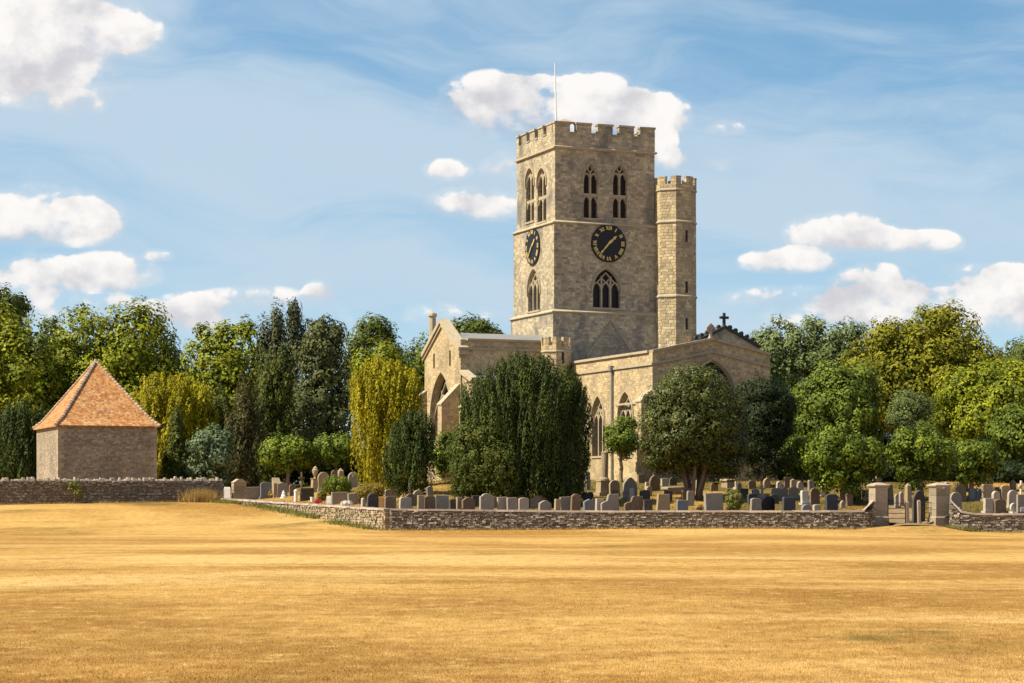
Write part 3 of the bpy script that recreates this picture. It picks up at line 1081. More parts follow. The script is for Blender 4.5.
zb1 = zf(402, CU0, CV0)
buttress(chancel, CU0 - .0, CU0 + .85, (0, CV0, 0), AXU, -AXV, [(-.6, 1.1), (zb1 - 3, 1.1), (zb1 - 2.5, .8), (zb1, .8), (zb1 + .75, .02)])
buttress(chancel, CU1 - .85, CU1, (0, CV0, 0), AXU, -AXV, [(-.6, 1.1), (zb1 - 3, 1.1), (zb1 - 2.5, .8), (zb1, .8), (zb1 + .75, .02)])
buttress(chancel, -CV0 - .86, -CV0 - .01, (CU0, 0, 0), -AXV, -AXU, [(-.6, 1.1), (zb1 - 3, 1.1), (zb1 - 2.5, .8), (zb1, .8), (zb1 + .75, .02)])
vb = -vf(585, CU0)
buttress(chancel, vb - .4, vb + .4, (CU0, 0, 0), -AXV, -AXU, [(-.6, 1.0), (zf(458, CU0, -vb), 1.0), (zf(452, CU0, -vb), .02)])
dp = MB()
vp = vf(613.3, CU0)
dp.tube([(CU0 - .12, vp, zk - .8), (CU0 - .12, vp, 0.1)], .075, 8)
dp.box(CU0 - .28, CU0 - .02, vp - .16, vp + .16, zk - .95, zk - .6)
dp.build('drainpipe', MATS['pipe'], chancel)


def cross(parent, c, z0, h, mat, wheel=True, name='gable_cross', ax=AXU):
    b_ = MB()
    c = Vector((c[0], c[1], z0))
    n_ = Vector((ax.y, -ax.x, 0))
    w = h * .09
    b_.prism([(-w * 1.8, -.1), (w * 1.8, -.1), (w, h * .12), (-w, h * .12)], c + n_ * w * 1.6, ax, n_, w * 3.2)
    b_.prism([(-w, h * .1), (w, h * .1), (w * .9, h), (-w * .9, h)], c + n_ * w, ax, n_, w * 2)
    zc = h * .66
    b_.prism([(-h * .34, zc - w), (h * .34, zc - w), (h * .34, zc + w), (-h * .34, zc + w)], c + n_ * (w + .012), ax, n_, w * 2 + .024)
    if wheel:
        pts = [(math.cos(2 * math.pi * k / 20) * h * .25, zc + math.sin(2 * math.pi * k / 20) * h * .25) for k in range(21)]
        b_.sweep(pts, c, ax, n_, w * .9, -w * .7, w * .7)
    return b_.build(name, mat, parent)


cross(chancel, (mid, CV0 + .18), zap + .1, .95, MATS['cope'])

# --- chapel gable behind, to the right of the turret
hu = uf(725, -3.0)
zg, zg0 = zf(328, hu, -3.), zf(346.5, hu + 3, -3.)
hw = 2.75
H = MB()
hp = [(hu - hw, -.6), (hu + hw, -.6), (hu + hw, zg0), (hu, zg), (hu - hw, zg0)]
H.wall(hp, [], (0, -3.0, 0), *AR)
H.loft([[(hu - hw, -2.99, zg0), (hu, -2.99, zg - .15), (hu + hw, -2.99, zg0), (hu + hw, -2.99, -.6), (hu - hw, -2.99, -.6)],
        [(hu - hw, 6, zg0), (hu, 6, zg - .15), (hu + hw, 6, zg0), (hu + hw, 6, -.6), (hu - hw, 6, -.6)]])
chap = H.build('chapel', MATS['tower'], church)
hc = MB()
hc.sweep([(hu - hw - .1, zg0 - .05), (hu, zg + .08), (hu + hw + .1, zg0 - .05)], (0, -3, 0), AXU, -AXV, .22, -.4, .14)
for s in (-1, 1):
    for k in range(1, 6):
        f_ = k / 6.0
        a, z = hu + s * hw * f_, zg + (zg0 - zg) * f_ + .17
        hc.prism([(a - .09, z - .1), (a + .09, z - .1), (a + .15, z + .12), (a + .06, z + .26), (a - .06, z + .26), (a - .15, z + .12)], (0, -3.0 + .0, 0), AXU, -AXV, .25)
hc.build('crocketed_coping', MATS['darkstone'], chap)
cross(chap, (hu, -2.85), zg + .1, 1.0, MATS['darkstone'], False, 'finial')

# --- left transept with its gable towards the sun
GU, GV0, GV1 = -7.69, -1.5, 5.9
zk2, zap2 = 12.3 - ZB, 14.35 - ZB
gm = (GV0 + GV1) / 2
Tm = MB()
bwv = (vf(431, GU) + vf(452.5, GU)) / 2
tw = (-bwv, vf(431, GU) - vf(452.5, GU), zf(436, GU, 2), zf(418, GU, 2), zf(373, GU, 2))
sl1, sl2 = -vf(434, GU), -vf(450, GU)
slits = [[(s - .17, zf(367, GU, 2)), (s + .17, zf(367, GU, 2)), (s + .17, zf(352, GU, 2)), (s - .17, zf(352, GU, 2))] for s in (sl1, sl2)]
Tm.wall([(-GV1, -.6), (-GV0, -.6), (-GV0, zk2), (-gm, zap2), (-GV1, zk2)], [arch(*tw)] + slits, (GU, 0, 0), *AL, .6)
zsw = 12.85 - ZB
Tm.wall([(GU, -.6), (CU0 - .01, -.6), (CU0 - .01, zsw), (GU, zsw)], [], (0, GV0, 0), *AR)
Tm.poly([(GU, GV1, -.6), (GU, GV1, zk2), (-.2, GV1, zk2), (-.2, GV1, -.6)])
trans = Tm.build('transept', MATS['church'], church)
window(trans, arch(*tw), *tw, (GU, 0, 0), *AL, 3, depth=.6)
for s in slits:
    g = MB()
    g.prism(s, (GU + .25, 0, 0), *AL, .05)
    g.build('slit_window', MATS['louvre'], trans)
O_, A_, N_ = Vector((GU, 0, 0)), -AXV, -AXU
bar_part('gable_coping', trans, [(-GV1 - .15, zk2 - .12), (-gm, zap2 + .06), (-GV0 + .15, zk2 - .12)], O_, A_, N_, .3, -.5, .22, .75)
bar_part('gable_moulding', trans, [(-GV1 - .15, zk2 - .42), (-gm, zap2 - .28), (-GV0 + .1, zk2 - .42)], O_, A_, N_, .14, -.05, .12, .5)
O_, A_, N_ = Vector((0, GV0, 0)), AXU, -AXV
bar_part('wall_coping', trans, [(GU + .5, zsw + .02), (sc_[0] - .9, zsw + .02)], O_, A_, N_, .14, -.4, .1)
bar_part('string_course', trans, [(GU + .3, zsw - .62), (sc_[0] - .9, zsw - .62)], O_, A_, N_, .14, -.05, .1, .55)
tcp = MB()
tcp.box(GU - .2, GU + .5, GV0 - .25, GV0 + .3, zk2 - .5, zk2 - .22, .8)
tcp.build('kneeler', MATS['trim'], trans)
rf = MB()
rf.loft([[(GU + .4, GV0 + .35, zsw - .02), (GU + .4, gm, zap2 - .75), (GU + .4, GV1, zk2 - .3)][::-1],
         [(-.15, GV0 + .35, zsw - .02), (-.15, gm, zap2 - .75), (-.15, GV1, zk2 - .3)][::-1]])
rf.build('roof', MATS['lead'], trans)
# low aisle against it
AV = -3.5
za0, za1 = zf(371.5, GU, GV0) - .1, zf(381, GU, AV)
Ai = MB()
Ai.wall([(-GV0 + .01, -.6), (-AV, -.6), (-AV, za1), (-GV0 + .01, za0)], [], (GU + .12, 0, 0), *AL)
Ai.wall([(GU + .12, -.6), (CU0 - .02, -.6), (CU0 - .02, za1), (GU + .12, za1)], [], (0, AV, 0), *AR)
aisle = Ai.build('aisle', MATS['church'], church)
bar_part('gable_coping', aisle, [(-GV0 + .02, za0 + .1), (-AV - .1, za1 + .12), (-AV + .35, za1 + .1)], (GU + .12, 0, 0), -AXV, -AXU, .26, -.45, .2, .75)
bar_part('wall_coping', aisle, [(GU + .6, za1 + .05), (CU0 - .1, za1 + .05)], (0, AV, 0), AXU, -AXV, .16, -.4, .1)
ar = MB()
ar.poly([(GU + .5, AV + .3, za1 - .05), (CU0, AV + .3, za1 - .05), (CU0, GV0 - .02, za0 - .05), (GU + .5, GV0 - .02, za0 - .05)])
ar.build('roof', MATS['lead'], aisle)
zt1, zt0 = zf(385, GU, -1), zf(405, GU - 1.3, -1)
buttress(trans, .55, 1.35, (GU, 0, 0), -AXV, -AXU, [(-.6, 1.35), (zt0, 1.35), (zt1, .02)])
buttress(trans, 2.75, 3.4, (GU + .12, 0, 0), -AXV, -AXU, [(-.6, .7), (zf(408, GU, -3), .7), (zf(401, GU, -3), .02)])
buttress(trans, -GV1 - .35, -GV1 + .45, (GU, 0, 0), -AXV, -AXU, [(-.6, 1.0), (zf(402, GU, 6), 1.0), (zf(392, GU, 6), .02)])
ch = MB()
pu, pv = GU + .7, vf(432.5, GU + .7)
ch.loft([octo((pu, pv), .30, zk2 - .2), octo((pu, pv), .24, zf(317, pu, pv)), octo((pu, pv), .34, zf(316, pu, pv)), octo((pu, pv), .30, zf(313.5, pu, pv)), octo((pu, pv), .1, zf(312, pu, pv))])
ch.build('pinnacle', MATS['trim'], trans)

# ------------------------------------------------------------------ pavilion
PC = px(58, 500, 154.0)
PZ = 1.45
pav = empty('pavilion', (PC.x, PC.y, PZ), TH, 'square stone dovecote with orange tiled pyramid roof behind the rough wall', 'dovecote')
ws, ls = 7.0, 8.6
ze = 6.9 - PZ
w_ = MB()
w_.loft([[(0, 0, -.5), (ws, 0, -.5), (ws, ls, -.5), (0, ls, -.5)], [(0, 0, ze), (ws, 0, ze), (ws, ls, ze), (0, ls, ze)]])
w_.build('wall', MATS['pavilion'], pav)
for c_x, c_y in ((0, 0), (ws, 0)):
    q_ = MB()
    z, k = -.3, 0
    while z < ze - .3:
        h = random.uniform(.22, .32)
        a, b_ = (.42, .2) if k % 2 else (.2, .42)
        x0, x1 = (c_x - .012, c_x + a) if c_x == 0 else (c_x - a, c_x + .012)
        q_.box(x0, x1, -.012, b_, z, z + h - .02, random.random(), .004)
        z += h
        k += 1
    q_.build('quoins', MATS['trim'], pav)
rfm = MB()
eo = .2
ap = Vector((ws / 2, ls / 2, 11.7 - PZ))


def rring(s, z):
    return [(ws / 2 + (ws / 2 + eo) * s * a, ls / 2 + (ls / 2 + eo) * s * b_, z) for a, b_ in ((-1, -1), (1, -1), (1, 1), (-1, 1))]


zz0 = ze - .05
H_ = ap.z - zz0
prof = [(1.0, zz0), (1.0, zz0 + .09), (.86, zz0 + H_ * .112), (.72, zz0 + H_ * .255), (.36, zz0 + H_ * .63), (.004, zz0 + H_)]
rfm.loft([rring(s, z) for s, z in prof])
proof = rfm.build('roof', MATS['tiles'], pav)
hp_ = MB()
for ci in range(4):
    path = [Vector(rring(s, z)[ci]) for s, z in prof[1:]]
    for a, b_ in zip(path, path[1:]):
        L = (b_ - a).length
        n = max(1, int(L / .26))
        for k in range(n):
            p0, p1 = a.lerp(b_, k / n), a.lerp(b_, (k + 1.1) / n)
            e = Vector((0, 0, .04 + random.uniform(0, .015)))
            hp_.tube([p0 + e, p1 + e * .3], [.12, .095], 6, random.random())
hp_.tube([ap + Vector((0, 0, -.1)), ap + Vector((0, 0, .22))], [.2, .08], 8, .4)
hp_.build('hip_tiles', MATS['hip'], proof)

# ------------------------------------------------------------------ dry-stone walls


def stone_wall(name, pts, thick, label, stones='rubble', cope='flat', row=.105, run=.19, cope_h=.10, ends=(True, True), rough=.06):
    """pts: (x, y, z of the foot, z of the top). Built stone by stone, both faces, round a mortar core."""
    root = empty(name, (pts[0][0], pts[0][1], pts[0][2]), 0, label, 'wall')
    o0 = Vector(pts[0][:3])
    body, core, cap = MB(), MB(), MB()
    P = [Vector((p[0], p[1], 0)) for p in pts]
    lens = [0]
    for a, b_ in zip(P, P[1:]):
        lens.append(lens[-1] + (b_ - a).length)
    tot = lens[-1]

    def at(s):
        s = min(max(s, 0), tot)
        for i in range(len(P) - 1):
            if s <= lens[i + 1] + 1e-9:
                f_ = (s - lens[i]) / max(1e-9, lens[i + 1] - lens[i])
                d = (P[i + 1] - P[i]).normalized()
                return P[i].lerp(P[i + 1], f_), d, pts[i][2] + (pts[i + 1][2] - pts[i][2]) * f_, pts[i][3] + (pts[i + 1][3] - pts[i][3]) * f_
    def V(s, off, z):
        p_, d, _, _ = at(s)
        return Vector((p_.x + d.y * off, p_.y - d.x * off, z)) - o0
    n = max(2, int(tot / .5))
    rings = []
    for k in range(n + 1):
        s = tot * k / n
        _, _, zb_, zt_ = at(s)
        h = thick / 2 - .045
        rings.append([V(s, h, zb_ - .4), V(s, h, zt_ - cope_h), V(s, -h, zt_ - cope_h), V(s, -h, zb_ - .4)])
    core.loft(rings)
    zlo = min(p[2] for p in pts) - .1
    zhi = max(p[3] for p in pts) - cope_h
    for side in (1, -1):
        z = zlo
        while z < zhi:
            h = row * random.uniform(.6, 1.35)
            s = random.uniform(-.2, 0)
            while s < tot:
                L = run * random.uniform(.4, 1.7)
                s0, s1 = max(s, 0), min(s + L, tot)
                s += L
                if s1 - s0 < .05:
                    continue
                _, _, zb_, zt_ = at((s0 + s1) / 2)
                top = min(z + h, zt_ - cope_h + .02)
                if z + h < zb_ - .1 or top - z < .035:
                    continue
                out = thick / 2 + random.uniform(-rough * .6, rough)
                g = .012
                j = lambda v: v + random.uniform(-.022, .022)
                outs = [out + random.uniform(-.018, .018) for _ in range(4)]
                inn = thick / 2 - .12
                b0 = [V(j(s0 + g), side * inn, z + g), V(j(s1 - g), side * inn, z + g), V(j(s1 - g), side * outs[0], j(z + g)), V(j(s0 + g), side * outs[1], j(z + g))]
                t0 = [V(s0 + g, side * inn, top - g), V(s1 - g, side * inn, top - g), V(j(s1 - g), side * outs[2], j(top - g)), V(j(s0 + g), side * outs[3], j(top - g))]
                if side == 1:
                    b0, t0 = b0[::-1], t0[::-1]
                tn = random.random() ** 1.15
                body.hexa(b0, tn) if False else body.hexa(b0 + t0, tn)
            z += h
    for e, s in zip(ends, (0, tot)):
        if not e:
            continue
        z = zlo
        _, d, zb_, zt_ = at(s)
        sg = -1 if s == 0 else 1
        while z < zt_ - cope_h:
            h = row * random.uniform(.8, 1.6)
            top = min(z + h, zt_ - cope_h + .02)
            cut = random.uniform(-.1, .1)
            for a, b_ in ((-thick / 2, cut), (cut, thick / 2)):
                pr = random.uniform(.02, .06)
                pa = [V(s, q, zz) + d * sg * w for w in (-.1, pr) for q, zz in ((a + .01, z + .01), (b_ - .01, z + .01), (b_ - .01, top - .01), (a + .01, top - .01))]
                body.hexa([pa[0], pa[1], pa[5], pa[4], pa[3], pa[2], pa[6], pa[7]], random.random() ** 1.3)
            z += h
    s = -.02
    while s < tot:
        if cope == 'flat':
            L = random.uniform(.5, .95)
            s1 = min(s + L, tot + .03)
            _, _, _, za = at(s)
            _, _, _, zb2 = at(s1)
            e = thick / 2 + random.uniform(.03, .07)
            dz = random.uniform(-.012, .012)
            b0 = [V(s + .006, e, za - cope_h + dz), V(s1 - .006, e, zb2 - cope_h + dz), V(s1 - .006, -e, zb2 - cope_h + dz), V(s + .006, -e, za - cope_h + dz)]
            t0 = [V(s + .006, e - .02, za + dz), V(s1 - .006, e - .02, zb2 + dz), V(s1 - .006, -e + .02, zb2 + dz), V(s + .006, -e + .02, za + dz)]
            cap.hexa(b0[::-1] + t0[::-1], random.random())
            s = s1
        else:                                     # stones set on edge, every height
            L = random.uniform(.09, .22)
            _, _, _, za = at(s + L / 2)
            hh = random.choice((.02, .05, .1, .14, .2, .06)) * random.uniform(.7, 1.2)
            e = thick / 2 + random.uniform(-.06, .03)
            tl = random.uniform(-.05, .05)
            j = lambda v: v + random.uniform(-.015, .015)
            b0 = [V(s, e, za - cope_h), V(s + L - .012, e, za - cope_h), V(s + L - .012, -e, za - cope_h), V(s, -e, za - cope_h)]
            t0 = [V(j(s + tl + .015), e * .8, j(za + hh)), V(j(s + tl + L - .03), e * .8, j(za + hh)), V(j(s + tl + L - .03), -e * .8, j(za + hh)), V(j(s + tl + .015), -e * .8, j(za + hh))]
            cap.hexa(b0[::-1] + t0[::-1], random.random())
            s += L
    core.build('mortar_core', MATS['mortar'], root)
    body.build('masonry', MATS[stones], root)
    cap.build('coping', MATS['cope'], root)
    return root


def wp(x, yb, yt, Y):
    a, b_ = px(x, yb, Y), px(x, yt, Y)
    return (a.x, a.y, a.z, b_.z)


random.seed(11)
frontpts = [(CORNER.x + .0, 116.1, .1, 1.25)]
for k in range(1, 9):
    x = CORNER.x + (18.36 - CORNER.x) * k / 8
    frontpts.append((x, 116.1 + .08 * k / 8, field_z(x, 115.8), 1.25 - .10 * min(1, k / 3)))
gx0 = px(871, 500, 117).x
for p_ in ((18.6, 1.17), (18.8, 1.24), (18.95, 1.36), (19.08, 1.5), (19.2, 1.62), (gx0 - .0, 1.70)):
    frontpts.append((p_[0], 116.18 + .35 * ss((p_[0] - 18.5) / .7), field_z(p_[0], 115.8), p_[1]))
stone_wall('stone_wall', frontpts, .5, 'long dark rubble wall with flat coping in front of the gravestones, curving up to the gate pier')
retpts = []
for k in range(0, 12):
    t_ = .27 + k * 35 / 11.0
    x, y = CORNER.x + VX.x * t_, CORNER.y + VX.y * t_
    f_ = k / 11.0
    retpts.append((x, y, field_z(x - .4, y), 1.25 + .58 * f_))
stone_wall('stone_wall', retpts, .5, 'low sunlit pale stone wall running back from the corner past the flower graves', 'rubble_pale_lit', 'flat')
lp = []
for k in range(0, 9):
    p_ = 222 - 262 * k / 8
    Yk = 148.2 - 6.4 * k / 8
    lp.append(wp(p_, 503.5, 480.0, Yk))
stone_wall('stone_wall', lp, .55, 'rough wall topped with jagged upright stones in front of the dovecote', 'rubble', 'cock', row=.10, run=.18, cope_h=.06)
gx1 = px(948.5, 500, 117).x
rp = []
for a, zt_ in ((0, 1.72), (.1, 1.62), (.22, 1.45), (.38, 1.27), (.55, 1.12), (.78, 1.04), (1.0, 1.0), (2.5, 1.0), (5, 1.0), (8, .98), (14, .98)):
    x = gx1 + a
    rp.append((x, 116.15 + .35 * ss(1 - a / .8), field_z(x, 116) - .05, zt_))
stone_wall('stone_wall', rp, .5, 'dark rubble wall sweeping down from the gate pier to the right edge')


# ------------------------------------------------------------------ gate
def pier(x0, x1, label):
    Y = 117.0
    a, b_ = px(x0, 500, Y).x, px(x1, 500, Y).x
    w = (b_ - a) * .86
    cx = (a + b_) / 2 + .02
    zb_ = .38
    root = empty('gate_pier', (cx, Y + w / 2, zb_), R(19), label, 'gate pier', 'gate piers')
    zt_ = px(0, 487.5, Y).z - zb_
    s = MB()
    def sq(h, z): return [(-h, -h, z), (h, -h, z), (h, h, z), (-h, h, z)]
    h = w / 2
    s.loft([sq(h + .06, -.4), sq(h + .06, .38), sq(h, .45), sq(h, .80)], .4)
    z = .81
    while z < zt_ - .05:
        nz = min(z + random.uniform(.3, .42), zt_)
        s.loft([sq(h - .01, z), sq(h, z + .015), sq(h, nz - .015), sq(h - .01, nz)], random.random())
        z = nz + .004
    s.build('shaft', MATS['pier'], root)
    c = MB()
    c.loft([sq(h, zt_), sq(h + .09, zt_ + .07), sq(h + .09, zt_ + .13), sq(h * .75, zt_ + .21), sq(.05, zt_ + .27)], .6)
    c.build('cap', MATS['cope'], root)
    return root


random.seed(5)
pier(871, 887, 'square stone gate pier at the end of the long front wall, left of the path')
pier(931.5, 948.5, 'square stone gate pier beside the wall that sweeps down on the right of the path')
for p_, yt, lab in ((907.5, 501.5, 'weathered wooden post in the gateway nearer the left pier'), (919.3, 500, 'pale wooden post in the gateway nearer the right pier')):
    a = px(p_, 525.5, 117.4)
    z0 = field_z(a.x, 117.4) if False else ground(a.x, 117.4)
    b_ = MB()
    h = px(p_, yt, 117.4).z - z0
    w = .085 if p_ < 910 else .075
    b_.loft([[(-w, -w, -.3), (w, -w, -.3), (w, w, -.3), (-w, w, -.3)], [(-w, -w, h - .06), (w, -w, h - .06), (w, w, h - .06), (-w, w, h - .06)],
             [(-w * .5, -w * .5, h), (w * .5, -w * .5, h), (w * .5, w * .5, h), (-w * .5, w * .5, h)]], .5 if p_ < 910 else .95)
    o = b_.build('wooden_post', MATS['wood'])
    o.location = (a.x, 117.4, z0)
    o.rotation_euler = (0, R(-1.5), R(12))
    tag(o, lab, 'post', 'posts in the churchyard gateway')


def railing(x0, x1, label):
    Y = 117.35
    a, b_ = px(x0, 500, Y).x, px(x1, 500, Y).x
    zb_ = ground((a + b_) / 2, Y)
    root = empty('iron_railing', (a, Y, zb_), 0, label, 'railing', 'iron railings in the churchyard gateway')
    L = b_ - a
    for q in (0.03, L - .03):
        up = MB()
        up.tube([(q, 0, -.2), (q, 0, 1.17)], .026, 8)
        up.build('upright', MATS['iron'], root)
    for z in (1.1, .82, .55, .28):
        r_ = MB()
        r_.tube([(0, 0, z), (L, 0, z)], .017, 6)
        r_.build('rail', MATS['iron'], root)
    return root


railing(887.5, 906, 'iron railing between the left gate pier and the first wooden post')
railing(920.5, 934, 'iron railing between the second wooden post and the right gate pier')

# ------------------------------------------------------------------ gravestones
def gmat(name, a, lich=(.30, .285, .21), am=.4, rough=.9):
    if name not in ('black', 'slate'):
        a = (a[0] * .78, a[1] * .74, a[2] * .70)
    lo, hi = tuple(c * .78 for c in a), tuple(min(.85, c * 1.2) for c in a)
    return tone_stone('headstone_' + name, (lo, a, hi), .35, tuple(c * .62 for c in a), 16, rough, .3, lich)


GM = {
    'grey': gmat('grey', (.36, .325, .28)), 'tan': gmat('tan', (.44, .35, .23)), 'brown': gmat('brown', (.23, .165, .11)),
    'dark': gmat('dark', (.10, .09, .08), (.18, .17, .14)), 'black': gmat('black', (.012, .012, .016), (.014, .014, .018), .1, .3),
    'blue': gmat('blue', (.23, .25, .285), (.3, .31, .33)), 'white': gmat('white', (.68, .65, .60), (.6, .57, .52)),
    'pale': gmat('pale', (.52, .46, .385)), 'pink': gmat('pink', (.42, .325, .28), (.45, .38, .33)),
    'orange': gmat('orange', (.42, .22, .075), (.4, .22, .1)), 'slate': gmat('slate', (.06, .062, .075), (.1, .1, .11)),
}


def stone_outline(shape, w, h):
    a = w / 2
    def arc(c, r, z, d0, d1, n=10, ry=None):
        ry = ry or r
        return [(c + r * math.cos(R(d0 + (d1 - d0) * k / n)), z + ry * math.sin(R(d0 + (d1 - d0) * k / n))) for k in range(n + 1)]
    B = [(-a, -.3), (a, -.3)]
    if shape == 'round':
        r = min(a, h * .6)
        return B + arc(0, a, h - r, 0, 180, 12, r)
    if shape == 'segment':
        return B + arc(0, a, h - a * .34, 0, 180, 12, a * .34)
    if shape == 'shoulder':
        s = a * .72
        return B + [(a, h - s * .5 - .07), (a - .03, h - s * .5), (s, h - s * .5)] + arc(0, s, h - s * .5, 0, 180, 10, s * .5)[1:-1] + [(-s, h - s * .5), (-a + .03, h - s * .5), (-a, h - s * .5 - .07)]
    if shape == 'gothic':
        return [(x_, z_) for x_, z_ in arch(0, w, -.3, h - w * .75, h, 6)]
    if shape == 'gable':
        return B + [(a, h - a * .45), (0, h), (-a, h - a * .45)]
    if shape == 'ogee':
        return B + [(a, h - a * .5)] + [(a * (1 - k / 8), h - a * .5 * (1 - (k / 8)) ** 1.6 * (1.0 if k < 7 else .7)) for k in range(1, 8)] + [(0, h)] + \
            [(-a * k / 8, h - a * .5 * (k / 8) ** 1.6) for k in range(1, 8)] + [(-a, h - a * .5)]
    if shape == 'stepped':
        return B + [(a, h), (0, h)] + arc(-a * .1 - a * .45, a * .45, h * .62, 0, 90, 5, h * .2)[0:0] + [(-a * .15, h - .05), (-a * .3, h * .68), (-a * .85, h * .58), (-a, h * .5)]
    if shape == 'peon':
        return B + [(a, h - .06), (a - .06, h), (-a + .06, h), (-a, h - .06)]
    if shape == 'trap':
        return [(-a, -.3), (a, -.3), (a * .8, h), (-a * .8, h)]
    return B + [(a, h), (-a, h)]          # flat


def grave(shape, col, w, h, loc, label, name='headstone', cat='headstone', lean=0.0, thick=None, face=None):
    mb = MB()
    th_ = thick or random.uniform(.15, .22)
    mat = GM[col]
    tn = random.uniform(.3, .8)
    parts = []
    if shape in ('round', 'segment', 'shoulder', 'gothic', 'gable', 'ogee', 'stepped', 'flat', 'peon', 'trap'):
        ol = stone_outline(shape, w, h)
        e = .012
        O = Vector((0, -th_ / 2, 0))
        f = [O + Vector((a, 0, z)) for a, z in ol]
        cxm = Vector((0, 0, h * .5))
        def inset(pts, d): return [Vector((p.x - math.copysign(min(d, abs(p.x)), p.x), p.y, p.z - d * (1 if p.z > h * .4 else 0))) for p in pts]
        b_ = [p + Vector((0, th_, 0)) for p in f]
        mb.loft([inset(b_, e), [p - Vector((0, e, 0)) for p in b_], [p + Vector((0, e, 0)) for p in f], inset(f, e)], tn)
        if h > .75 and shape != 'trap' and random.random() < .6:       # a low plinth
            pl = MB()
            pl.box(-w / 2 - .07, w / 2 + .07, -th_ / 2 - .08, th_ / 2 + .08, -.3, .12, random.random())
            parts.append(('plinth', pl))
    elif shape == 'cross':
        s = w * .13
        mb.prism([(-s, -.2), (s, -.2), (s * .85, h), (-s * .85, h)], (0, -.07, 0), AXU, -AXV, .14, tn)
        zc = h * .74
        mb.prism([(-w / 2, zc - s), (w / 2, zc - s), (w / 2, zc + s), (-w / 2, zc + s)], (0, -.082, 0), AXU, -AXV, .164, tn)
        pl = MB()
        pl.box(-w * .42, w * .42, -.25, .25, -.3, h * .12, .5)
        pl.box(-w * .3, w * .3, -.18, .18, h * .12, h * .22, .6)
        parts.append(('plinth', pl))
    elif shape == 'slim':
        s = w / 2
        mb.loft([[(-s, -s, -.2), (s, -s, -.2), (s, s, -.2), (-s, s, -.2)], [(-s * .8, -s * .8, h - s), (s * .8, -s * .8, h - s), (s * .8, s * .8, h - s), (-s * .8, s * .8, h - s)],
                 [(-.01, -.01, h), (.01, -.01, h), (.01, .01, h), (-.01, .01, h)]], tn)
    elif shape == 'column':
        n = 14
        def c_(r, z): return [(r * math.cos(2 * math.pi * k / n), r * math.sin(2 * math.pi * k / n), z) for k in range(n)]
        r = w * .32
        z0 = h * .34
        mb.loft([c_(r * 1.35, z0), c_(r * 1.35, z0 + .1), c_(r * 1.02, z0 + .2), c_(r * .92, h - .1), c_(r * 1.0, h - .08), c_(r * .95, h), c_(r * .5, h + .03)], tn)
        pl = MB()
        pl.box(-w * .66, w * .66, -w * .66, w * .66, -.3, h * .06, .4)
        pl.box(-w / 2, w / 2, -w / 2, w / 2, h * .06, z0 - .06, .5)
        pl.box(-w * .55, w * .55, -w * .55, w * .55, z0 - .06, z0, .7)
        parts.append(('pedestal', pl))
    elif shape == 'urn':
        n = 14
        def c_(r, z): return [(r * math.cos(2 * math.pi * k / n), r * math.sin(2 * math.pi * k / n), z) for k in range(n)]
        r = w / 2
        z0 = h * .52
        mb.loft([c_(r * .5, z0), c_(r * .25, z0 + h * .06), c_(r * .75, z0 + h * .2), c_(r * .9, z0 + h * .32), c_(r * .6, z0 + h * .38), c_(r * .65, z0 + h * .40), c_(r * .1, h)], tn)
        pl = MB()
        pl.box(-r * 1.1, r * 1.1, -r * 1.1, r * 1.1, -.3, .15, .5)
        pl.box(-r * .85, r * .85, -r * .85, r * .85, .15, z0 - .06, .5)
        pl.box(-r, r, -r, r, z0 - .06, z0, .6)
        parts.append(('pedestal', pl))
    elif shape == 'chest':
        mb.box(-w / 2 + .08, w / 2 - .08, -.38, .38, -.3, h - .13, .4)
        pl = MB()
        pl.loft([[(-w / 2, -.46, h - .13), (w / 2, -.46, h - .13), (w / 2, .46, h - .13), (-w / 2, .46, h - .13)],
                 [(-w / 2, -.46, h - .03), (w / 2, -.46, h - .03), (w / 2, .46, h - .03), (-w / 2, .46, h - .03)],
                 [(-w / 2 + .04, -.42, h), (w / 2 - .04, -.42, h), (w / 2 - .04, .42, h), (-w / 2 + .04, .42, h)]], .7)
        parts.append(('lid', pl))
    elif shape == 'disc':
        n = 20
        ol = [(math.cos(2 * math.pi * k / n) * w / 2, h - w / 2 + math.sin(2 * math.pi * k / n) * w / 2) for k in range(n)]
        mb.prism(ol, (0, -.06, 0), AXU, -AXV, .12, tn)
        pl = MB()
        pl.box(-w * .4, w * .4, -.16, .16, -.3, max(.05, h - w * .9), .5)
        parts.append(('plinth', pl))
    elif shape == 'desk':
        mb.loft([[(-w / 2, -.2, -.2), (w / 2, -.2, -.2), (w / 2, .2, -.2), (-w / 2, .2, -.2)], [(-w / 2, -.2, h * .7), (w / 2, -.2, h * .7), (w / 2, .2, h), (-w / 2, .2, h)]], tn)
    elif shape == 'heart':
        ol = []
        for k in range(24):
            a = 2 * math.pi * k / 24 + .001
            ol.append((.029 * w * 16 * math.sin(a) ** 3, h - w * .42 + .030 * w * (13 * math.cos(a) - 5 * math.cos(2 * a) - 2 * math.cos(3 * a) - math.cos(4 * a))))
        mb.prism(ol[::-1], (0, -.07, 0), AXU, -AXV, .14, tn)
        pl = MB()
        pl.box(-w * .4, w * .4, -.15, .15, -.3, max(.06, h - w * .80), .5)
        parts.append(('plinth', pl))
    o = mb.build(name, mat)
    o.location = loc
    o.rotation_euler = (random.uniform(-.03, .03), lean, (TH + .05 if face is None else face) + random.uniform(-.06, .06))
    for nm, pb in parts:
        pb.build(nm, mat, o)
    tag(o, label, cat, 'gravestones in the churchyard')
    return o


random.seed(21)
F0 = 512.0       # stones whose foot is hidden by the front wall stand just behind it
